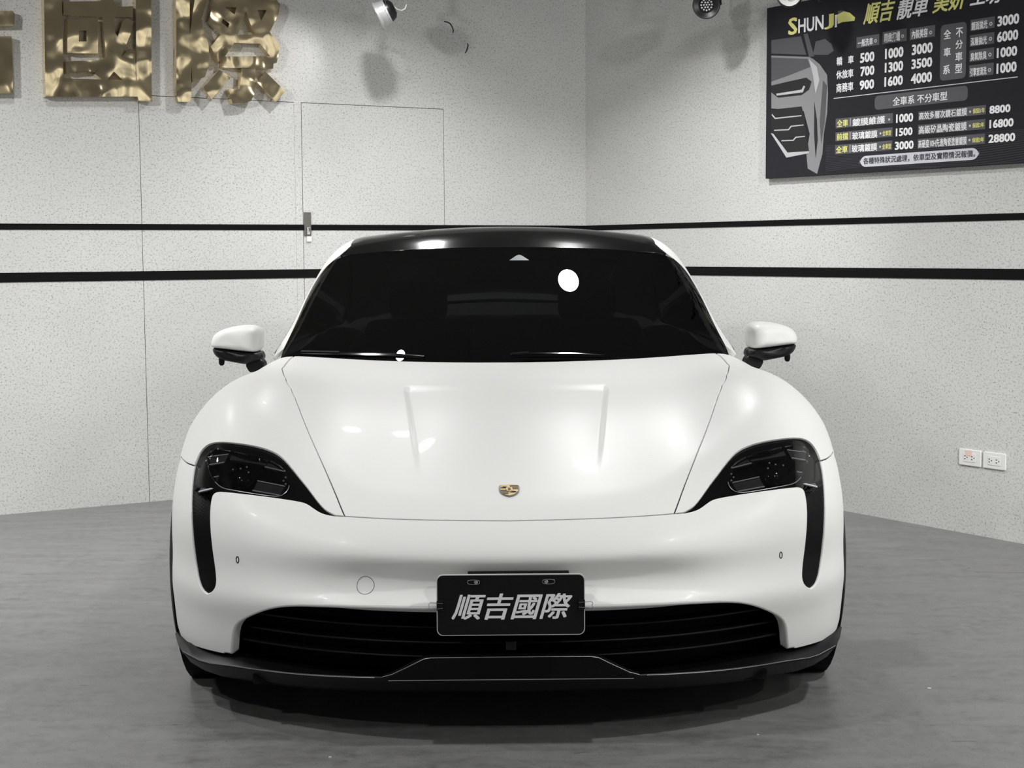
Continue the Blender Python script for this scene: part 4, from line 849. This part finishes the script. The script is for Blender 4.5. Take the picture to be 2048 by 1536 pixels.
BOARD_PICTURE={'silver': [[(1.5958, 2.2799), (1.8598, 2.2446), (1.8871, 2.2318), (1.9325, 2.201), (1.9824, 2.1442), (1.9901, 2.053), (1.9855, 1.9563), (1.9649, 1.8603), (1.9575, 1.7629), (1.9231, 1.6663), (1.8591, 1.6957), (1.8488, 1.769), (1.8701, 1.8666), (1.8273, 1.9818), (1.5992, 2.0134)]], 'dark': [[(1.5978, 2.1283), (1.676, 2.1344), (1.8431, 2.1448), (1.8798, 2.1216), (1.8623, 2.084), (1.8123, 2.0622), (1.6484, 2.0632), (1.5982, 2.0945)], [(1.5993, 2.0067), (1.8131, 2.006), (1.8371, 1.9349), (1.8669, 1.7812), (1.7376, 1.7619), (1.6005, 1.9119)], [(1.8995, 2.0218), (1.919, 1.9288), (1.925, 1.8302), (1.9128, 1.7457), (1.9001, 1.8646)]], 'light': [[(1.6338, 2.0846), (1.8119, 2.0886), (1.8254, 2.1071), (1.8364, 2.1028), (1.8213, 2.0746), (1.6387, 2.0741)], [(1.8599, 2.2347), (1.9148, 2.1899), (1.9338, 2.123), (1.9079, 2.0603), (1.8884, 2.1535)], [(1.6063, 1.9858), (1.6306, 1.9637), (1.8138, 1.963), (1.8138, 1.9578), (1.6269, 1.9573), (1.6035, 1.9779)], [(1.6218, 1.9036), (1.7216, 1.9), (1.7402, 1.9154), (1.8283, 1.9157), (1.8283, 1.9104), (1.7449, 1.9097), (1.7264, 1.8943), (1.6219, 1.8982)], [(1.6751, 1.8475), (1.7552, 1.8444), (1.7736, 1.8585), (1.8383, 1.8589), (1.8384, 1.8536), (1.7784, 1.8529), (1.76, 1.8387), (1.6752, 1.8421)], [(1.5979, 1.8883), (1.6173, 1.8836), (1.7185, 1.7831), (1.8669, 1.7812), (1.8671, 1.7713), (1.7113, 1.758)]], 'mid': [[(1.596, 2.2698), (1.8508, 2.2357), (1.8696, 2.1945), (1.7319, 2.1689), (1.5975, 2.1485)], [(1.8216, 2.36), (1.8489, 2.36), (1.896, 2.2439), (1.8598, 2.2446)], [(1.9039, 2.3145), (1.9662, 2.3201), (2.0108, 2.2892), (2.0245, 2.2556), (1.9852, 2.2406), (1.8868, 2.2514)], [(1.9561, 2.1209), (1.9832, 2.0924), (1.9727, 1.9248), (1.9478, 1.8092), (1.9369, 1.9274)], [(1.5949, 2.3572), (1.8034, 2.3524), (1.8414, 2.2564), (1.5957, 2.29)]]}
BOARD_ICON=[[(2.0434, 2.4258), (2.0865, 2.436), (2.1253, 2.4245), (2.1597, 2.398), (2.1558, 2.3828), (2.1217, 2.384), (2.0787, 2.3863), (2.0485, 2.3805)], [(2.0475, 2.4431), (2.0864, 2.4404), (2.1253, 2.4245), (2.0866, 2.4265), (2.0521, 2.4234)]]
SIGN={'吉': ([[(-3.8146, 2.4312), (-3.3206, 2.4716), (-3.3106, 2.4576), (-3.315, 2.4002), (-3.8174, 2.3585)], [(-3.6066, 2.7073), (-3.5057, 2.7163), (-3.5153, 2.4511), (-3.6164, 2.4438)], [(-3.7399, 2.6087), (-3.3667, 2.6399), (-3.3688, 2.5791), (-3.7422, 2.5494)], [(-3.7664, 2.3144), (-3.3288, 2.3504), (-3.3317, 2.0759), (-3.7765, 2.0516)]], [[(-3.6926, 2.2553), (-3.4113, 2.2736), (-3.4142, 2.1456), (-3.6974, 2.1288)]]), '國': ([[(-3.1674, 2.6975), (-2.6336, 2.7436), (-2.6471, 2.0945), (-2.6435, 2.0671), (-2.7164, 2.064), (-2.7193, 2.0869), (-3.1774, 2.0664)], [(-3.0765, 2.5338), (-2.8933, 2.5501), (-2.891, 2.6255), (-2.8271, 2.6306), (-2.8293, 2.5549), (-2.8087, 2.527), (-2.7308, 2.5369), (-2.7324, 2.4818), (-2.8273, 2.4777), (-2.8253, 2.3995), (-2.813, 2.3792), (-2.7867, 2.4569), (-2.7629, 2.4755), (-2.7314, 2.4565), (-2.7479, 2.3961), (-2.7969, 2.283), (-2.7543, 2.3236), (-2.7242, 2.3127), (-2.7266, 2.1677), (-2.7892, 2.1629), (-2.837, 2.2062), (-2.8752, 2.1603), (-2.8923, 2.1594), (-2.9339, 2.191), (-2.8742, 2.2785), (-2.8871, 2.4735), (-3.0785, 2.47)], [(-3.0601, 2.4506), (-2.9087, 2.4628), (-2.9139, 2.2913), (-3.0654, 2.2841)], [(-3.075, 2.2436), (-2.9106, 2.2579), (-2.8931, 2.2732), (-2.878, 2.2656), (-2.9337, 2.1952), (-2.9631, 2.2021), (-3.0726, 2.1863)]], [[(-3.0819, 2.6225), (-2.7145, 2.6523), (-2.724, 2.1679), (-3.0884, 2.1596)], [(-3.0058, 2.3977), (-2.9672, 2.4003), (-2.9688, 2.3467), (-3.0075, 2.3443)]]), '際': ([[(-2.5054, 2.7547), (-2.432, 2.761), (-2.4408, 2.4159), (-2.4358, 2.2604), (-2.4398, 2.1038), (-2.4469, 2.073), (-2.51, 2.0703), (-2.5182, 2.1003)], [(-2.4085, 2.6943), (-2.3405, 2.6998), (-2.343, 2.5958), (-2.3773, 2.4981), (-2.3635, 2.4296), (-2.3423, 2.3684), (-2.3412, 2.2656), (-2.3664, 2.2032), (-2.4326, 2.1737), (-2.4358, 2.2604), (-2.4408, 2.4159), (-2.4111, 2.5907)], [(-2.2986, 2.6599), (-2.0209, 2.682), (-2.0032, 2.6215), (-1.9651, 2.6244), (-1.9465, 2.6036), (-1.9551, 2.5541), (-2.0068, 2.4547), (-1.951, 2.3852), (-1.9701, 2.2993), (-1.9893, 2.292), (-1.9918, 2.2651), (-2.2735, 2.2562), (-2.2678, 2.3003), (-2.2912, 2.2858), (-2.3306, 2.3604), (-2.2787, 2.4221), (-2.3365, 2.4905)], [(-2.1667, 2.2575), (-2.0915, 2.2616), (-2.0992, 2.128), (-2.1189, 2.0916), (-2.1568, 2.0767), (-2.2204, 2.0739), (-2.2409, 2.148), (-2.1785, 2.1509)], [(-2.2876, 2.244), (-2.2237, 2.2105), (-2.3327, 2.0893), (-2.3769, 2.1503)], [(-2.0351, 2.2468), (-1.9252, 2.1494), (-1.9811, 2.0931), (-2.0855, 2.1909)]], [[(-2.2495, 2.5663), (-2.1874, 2.5708), (-2.1976, 2.5325)], [(-2.2628, 2.5078), (-2.2265, 2.4841), (-2.2363, 2.4624), (-2.2697, 2.4881)], [(-2.1366, 2.5544), (-2.0923, 2.4367), (-2.1833, 2.4291)], [(-2.0725, 2.5651), (-2.0214, 2.5688), (-2.053, 2.51)], [(-2.2555, 2.3141), (-2.2037, 2.3874), (-2.0603, 2.3919), (-2.0076, 2.3302)]])}
# ------------------------------------------------------------------ show plate and its clips
pm = basis((1,0,0), (0,0,1), (0,-1,0), (.0, -.020, .391))
plate = tag(empty('number_plate', (0, -.020, .311)), 'black show plate with silver slanted characters clipped to the front bumper', 'number plate')
plate.matrix_world = pm
PW, PH = .190, .0795
b = MB(); b.prism(rounded(-PW, -PH, PW, PH, .016), -.004, .003); b.build('plate_rim', M['plate_rim'], plate)
b = MB(); b.prism(rounded(-PW+.0022, -PH+.0022, PW-.0022, PH-.0022, .0145), .003, .0036); b.build('plate_face', M['plate'], plate)
F1 = Flat(); F1.add(text_shape('順吉國際', (-.152, -.038, .158, .030), .0040, .017, .28)); F1.build('plate_lettering', M['plate_ink'], plate)
for x in (-.095, .097):
    b = MB(); b.tube([Vector((x+dx, .060+dy, .0045)) for dx, dy in [(.014*max(-1,min(1,1.4*math.cos(t)))*.75+.005*math.cos(t), .006*math.sin(t)) for t in np.linspace(0, 2*math.pi, 20, endpoint=False)]], .0012, 6, True)
    o = b.build('bolt_slot', M['chrome'], plate, True)
    b = MB(); b.lathe([(.0048,.003),(.0048,.0055),(.003,.007),(.0005,.007)], 12, Matrix.Translation((x-.006*(1 if x > 0 else -1), .060, 0))); b.build('bolt', M['chrome'], plate, True)
b = MB(); b.box((-.11, .058, -.022), (.15, .0835, -.004), .002); b.build('plate_holder', M['matt_black'], plate)
def clip_(x, sg, lab):
    r = tag(empty('binder_clip', (0,0,0)), lab, 'clip', 'binder clips on the show plate'); r.matrix_world = pm @ Matrix.Translation((x, 0, 0))
    b = MB(); b.prism([(-sg*.017,-.016),(-sg*.017,.016),(0,.012),(0,-.012)] if sg < 0 else [(-sg*.017,.016),(-sg*.017,-.016),(0,-.012),(0,.012)], -.007, .008); b.build('clip_body', M['satin_black'], r, bevel=.001)
    for z in (.0085,):
        b = MB(); b.tube([Vector((-sg*.016, .006, z)), Vector((sg*.006, .008, z+.002)), Vector((sg*.015, .010, z+.004)), Vector((sg*.020, .005, z+.004)), Vector((sg*.018, 0, z+.004)), Vector((sg*.020, -.005, z+.004)), Vector((sg*.015, -.010, z+.004)), Vector((sg*.006, -.008, z+.002)), Vector((-sg*.016, -.006, z))], .0008, 6)
        b.build('wire_handle', M['chrome'], r, True)
clip_(-PW, -1, 'black binder clip with wire handles on the left edge of the show plate')
clip_(PW, 1, 'black binder clip with wire handles on the right edge of the show plate')

# ------------------------------------------------------------------ brass wall lettering
SIGN_LAB = {'吉': 'polished brass wall character cut off by the left edge of the picture', '國': 'polished brass wall character with a square outer frame, middle of the three', '際': 'polished brass wall character with splayed feet, rightmost of the three'}
for ch_, (polys, holes) in SIGN.items():
    F2 = []; b = MB()
    for pi, P in enumerate(polys):
        hs = [h for h in holes if pi == {'吉': 3, '國': None, '際': 2}[ch_]] if ch_ != '國' else ([holes[0]] if pi == 0 else [holes[1]] if pi == 2 else [])
        if ch_ == '際' and pi != 2: hs = []
        v, f = fill([P]+hs)
        n = len(v); z0, z1 = .004, .055+.0006*pi
        top = [b.bm.verts.new((x, y, z1)) for x, y, _ in v]; bot = [b.bm.verts.new((x, y, z0)) for x, y, _ in v]
        for q in f:
            b.bm.faces.new([top[i] for i in q]); b.bm.faces.new([bot[i] for i in q[::-1]])
        ec = {}
        for q in f:
            for i in range(len(q)): e = (q[i], q[(i+1) % len(q)]); ec[e] = 1
        for a, c in ec:
            if (c, a) not in ec: b.bm.faces.new((top[a], bot[a], bot[c], top[c]))
    o = b.build('brass_character', M['brass']); o.matrix_world = ML
    tag(o, SIGN_LAB[ch_], 'sign letter', 'brass characters on the left wall')

# ------------------------------------------------------------------ price board
BX0, BX1, BY0, BY1 = 1.560, 3.36, 1.658, 2.522
board = empty('price_board'); board.matrix_world = MR
tag(board, 'dark price board with white and yellow lettering and a car picture on the right wall', 'sign board')
b = MB(); b.box((BX0, BY0, .002), (BX1, BY1, .028), .002); b.build('board_panel', M['board'], board)
Z0 = .0283
panels = []
for q in BOARD_LABELS: fl = Flat(); fl.poly([[(q[0], q[1]), (q[2], q[1]), (q[2], q[3]), (q[0], q[3])]], Z0+.0008); panels.append((q, fl.build('label_panel', M['grey_ink'], board)))
for q in BOARD_ROUND: fl = Flat(); fl.poly([rounded(*q, .02)], Z0+.0008); panels.append((q, fl.build('label_panel', M['grey_ink'], board)))
fl = Flat(); fl.poly([rounded(*BOARD_PILL, .038)], Z0+.0008); panels.append((BOARD_PILL, fl.build('footer_strip', M['pale_ink'], board)))
def on_panel(x, y):
    for q, o in panels:
        if q[0] < x < q[2] and q[1]-.01 < y < q[3]+.012: return o
    return board
INK = {'W': 'white_ink', 'N': 'white_ink', 'Y': 'yellow_ink', 'D': 'dark_ink'}
for kind, body, x0, y0, x1, y1, shear in BOARD_TEXT:
    fl = Flat(); fl.add(text_shape(body, (x0, y0, x1, y1), Z0+.0016, .038 if kind == 'N' else .012 if kind == 'D' else .022 if len(body) < 6 else .016, shear))
    fl.build('price' if kind == 'N' else 'lettering', M[INK[kind]], on_panel((x0+x1)/2, (y0+y1)/2))
fl = Flat(); fl.poly([[(2.028, 2.0245), (3.091, 2.0245), (3.091, 2.0285), (2.028, 2.0285)]], Z0+.0008); fl.build('divider_line', M['pale_ink'], board)
for x, y, r in BOARD_DOTS:
    fl = Flat(); fl.poly([disc(x, y, r*.95), disc(x, y, r*.45)] if r > .006 else [disc(x, y, r)], Z0+.0016); fl.build('bullet', M['pale_ink'], on_panel(x, y))
for y in [(q[1]+q[3])/2 for q in BOARD_LABELS[7:10]]:
    fl = Flat(); fl.poly([[(2.137, y-.018), (2.1405, y-.018), (2.1405, y+.018), (2.137, y+.018)]], Z0+.0016); fl.build('tick', M['pale_ink'], on_panel(2.138, y))
for i, (nm, mt) in enumerate((('silver', 'pic_silver'), ('mid', 'pic_mid'), ('dark', 'pic_dark'), ('light', 'pic_light'))):
    fl = Flat()
    for P in BOARD_PICTURE[nm]: fl.poly([[(max(x, BX0+.002), y) for x, y in P]], Z0+.0004*(i+1))
    fl.build('car_picture', M[mt], board)
fl = Flat(); fl.poly([BOARD_ICON[0]], Z0+.0012); fl.build('car_icon', M['yellow_ink'], board)
fl = Flat(); fl.poly([BOARD_ICON[1]], Z0+.0010); fl.build('car_icon', M['grey_ink'], board)
fl = Flat()
for k in range(16):
    P = [(x, 1.668+.0085*k+.018*math.sin((x-1.9)*5+k*.12)*(1-k/20)) for x in np.linspace(1.98, 3.3, 40)]
    P = [(x, y) for x, y in P if y > BY0+.004]
    if len(P) > 3: fl.poly([P+[(x, y+.0022) for x, y in P[::-1]]], Z0+.0002)
fl.build('wave_lines', M['wave'], board)

# ------------------------------------------------------------------ wall outlets
def outlet(x, lab, tape):
    r = empty('wall_outlet'); r.matrix_world = MR @ Matrix.Translation((x, .350, 0)); tag(r, lab, 'wall outlet', 'outlets on the right wall')
    b = MB(); b.prism(rounded(-.0600, -.0365, .0600, .0365, .004), 0, .007); b.build('cover_plate', M['plastic'], r, bevel=.0015)
    b = MB(); b.prism(rounded(-.034, -.020, .034, .020, .003), .007, .0085); rc = b.build('receptacle', M['plastic'], r, bevel=.0006)
    b = MB()
    for cx in (-.019, .019):
        for dx, dy in ((-.006, .006), (-.006, -.007)): b.box((cx+dx-.003, dy-.0022, .0085), (cx+dx+.003, dy+.0022, .0089))
        b.lathe([(.0028,.0085),(.0028,.0089)], 10, Matrix.Translation((cx+.006, 0, 0)))
    b.build('socket_holes', M['matt_black'], rc)
    if tape:
        b = MB(); b.box((-.022, .008, .0086), (.014, .034, .0094), .0002, Matrix.Rotation(.06, 4, 'Z')); b.build('tape_label', M['tape'], r)
outlet(2.8632, 'white wall outlet with a pinkish paper label, left of the pair', True)
outlet(2.9966, 'plain white wall outlet with two sockets, right of the pair', False)

# ------------------------------------------------------------------ spotlights
def spot(pos, aim, R_, housing, lab, name, beam, cable=False, ring=None, stem_top=CEIL, face=None):
    p = Vector(pos); z = (Vector(aim)-p).normalized(); x = z.cross(Vector((0,0,1))).normalized(); y = z.cross(x)
    mx = basis(x, y, z, p); r = tag(empty(name, pos), lab, 'spotlight', 'ceiling spotlights')
    b = MB(); b.lathe([(.0005,-1.1*R_),(.45*R_,-1.08*R_),(.72*R_,-.9*R_),(.86*R_,-.6*R_),(.92*R_,-.1*R_),(.94*R_,.30*R_)], 32, mx, False); o = b.build('housing', housing, None, True); 
    def own(o): o.parent = r; o.matrix_parent_inverse = Matrix.Translation(-Vector(pos)); return o
    own(o)
    pr_ = [(1.02*R_,.16*R_),(1.04*R_,.30*R_),(.98*R_,.36*R_),(.90*R_,.34*R_)]
    pr_ = [(.80*R_,-.52*R_),(.90*R_,-.50*R_),(.93*R_,-.36*R_),(.90*R_,-.33*R_),(.95*R_,-.05*R_),(.955*R_,.12*R_)]+pr_ if cable else [(.94*R_,.14*R_)]+pr_
    b = MB(); b.lathe(pr_, 32, mx, False); own(b.build('front_ring', ring or housing, None, True))
    b = MB(); b.lathe([(.90*R_,.335*R_),(.60*R_,.20*R_),(.55*R_,.10*R_),(.001,.10*R_)], 32, mx, False); own(b.build('reflector', face or M['black_metal'], None, True))
    b = MB()
    for k in range(19):
        rr = 0 if k == 0 else (.2 if k < 7 else .4)*R_; a = k*1.047 if k < 7 else k*.5236
        b.lathe([(.075*R_,.16*R_),(.06*R_,.23*R_),(.01*R_,.25*R_)], 8, mx @ Matrix.Translation((rr*math.cos(a), rr*math.sin(a), .0)))
    own(b.build('led_lenses', M['led'], None, True))
    b = MB(); t = p + y*0; hinge = p - z*.4*R_
    for s_ in (-1, 1): b.box((-.012,-.004,-.002), (.012,.004,R_*1.6), .001, basis(Vector((0,1,0)), x, Vector((0,0,1)), hinge + x*s_*R_*.98))
    b.box((-R_*1.0,-.012,0), (R_*1.0,.012,.006), .001, basis(x, x.cross(Vector((0,0,1)))*-1, Vector((0,0,1)), hinge+Vector((0,0,R_*1.58))))
    b.tube([hinge+Vector((0,0,R_*1.58)), Vector((hinge.x, hinge.y, stem_top))], .009, 10); own(b.build('bracket', ring or housing, None, True))
    if cable:
        c0_ = p - z*.95*R_; rt = Vector((ML[0][0], ML[1][0], 0)); up = Vector((0,0,1))
        b = MB(); b.tube([c0_ + rt*a_ + up*c_ for a_, c_ in ((0, .012), (.025, -.004), (.05, -.008), (.07, .002), (.08, .025), (.078, .05), (.06, .07), (.03, .08), (.0, .085), (-.03, .10), (-.035, .14))], .0035, 8); own(b.build('power_cable', M['white_paint'], None, True))
    if beam:
        l = bpy.data.lights.new('spot_beam', 'SPOT'); l.energy = beam; l.spot_size = math.radians(75); l.spot_blend = .9; l.shadow_soft_size = .03; l.color = (1, .985, .955)
        lo = bpy.data.objects.new('spot_beam', l); COL.objects.link(lo); lo.location = p + z*R_*.45; lo.rotation_euler = z.to_track_quat('-Z', 'Y').to_euler()
        lo.parent = r; lo.matrix_parent_inverse = Matrix.Translation(-Vector(pos))
    return r
def on_wall(mtx, u, v, w_): return mtx @ Vector((u, v, w_))
spot(on_wall(ML, -1.492, 2.545, .35), on_wall(ML, -2.342, 2.065, -.12), .070, M['black_metal'], 'silver spotlight with a looped white cable, above the hidden door', 'ceiling_spotlight', 5, 1, M['silver'])
spot(on_wall(MR, 1.408, 2.535, .30), (-.75, -3.0, 1.75), .068, M['black_metal'], 'black spotlight with a speckled lens, left of the price board', 'ceiling_spotlight', 0)
spot(on_wall(MR, 1.995, 2.505, .30), (-.2, -3.0, 1.9), .062, M['black_metal'], 'spotlight with a pale face above the left corner of the price board', 'ceiling_spotlight', 0, False, M['black_metal'], CEIL, M['plastic'])
spot(on_wall(MR, 2.23, 2.49, .30), on_wall(MR, 2.6, 2.0, .25), .055, M['black_metal'], 'plain black spotlight above the title of the price board', 'ceiling_spotlight', 0)

# ------------------------------------------------------------------ small marks
def crack(pts, lab):
    b = MB(); b.tube([Vector((u, v, .0006)) for u, v in pts], [.004-.0025*abs(i/(len(pts)-1)-.4) for i in range(len(pts))], 5)
    o = b.build('wall_crack', M['groove']); o.matrix_world = ML; tag(o, lab, 'crack', 'cracks in the left wall plaster')
crack([(-.945,2.592),(-.92,2.588),(-.905,2.58),(-.893,2.563),(-.886,2.545),(-.890,2.53)], 'short dark crack high on the left wall, nearer the silver spotlight')
crack([(-.795,2.478),(-.793,2.465),(-.797,2.45),(-.803,2.435),(-.812,2.422)], 'short dark crack high on the left wall, lower and nearer the corner')
def fleck(x, y, s, lab):
    b = MB(); b.prism([(x-s, y-s*.2), (x-s*.2, y-s*.5), (x+s, y-s*.1), (x+s*.7, y+s*.4), (x-s*.5, y+s*.5)], .0002, .0022)
    tag(b.build('paint_fleck', M['fleck']), lab, 'fleck', 'white flecks on the floor')
fleck(1.238, .517, .006, 'white paint fleck on the floor right of the car')
fleck(-.467, -.039, .004, 'white paint fleck on the floor in front of the car, left of the plate')
fleck(.66, .107, .003, 'tiny white fleck on the floor by the front shadow, right of the plate')
r_ = random.Random(3); b = MB()
b.prism([(2.02+(.13+.06*r_.random())*math.cos(t), 2.15+(.05+.04*r_.random())*math.sin(t)) for t in np.linspace(0, 2*math.pi, 28, endpoint=False)], .0001, .0006)
tag(b.build('oil_stain', M['stain']), 'dark damp stain on the floor beside the right wall under the outlets', 'stain')
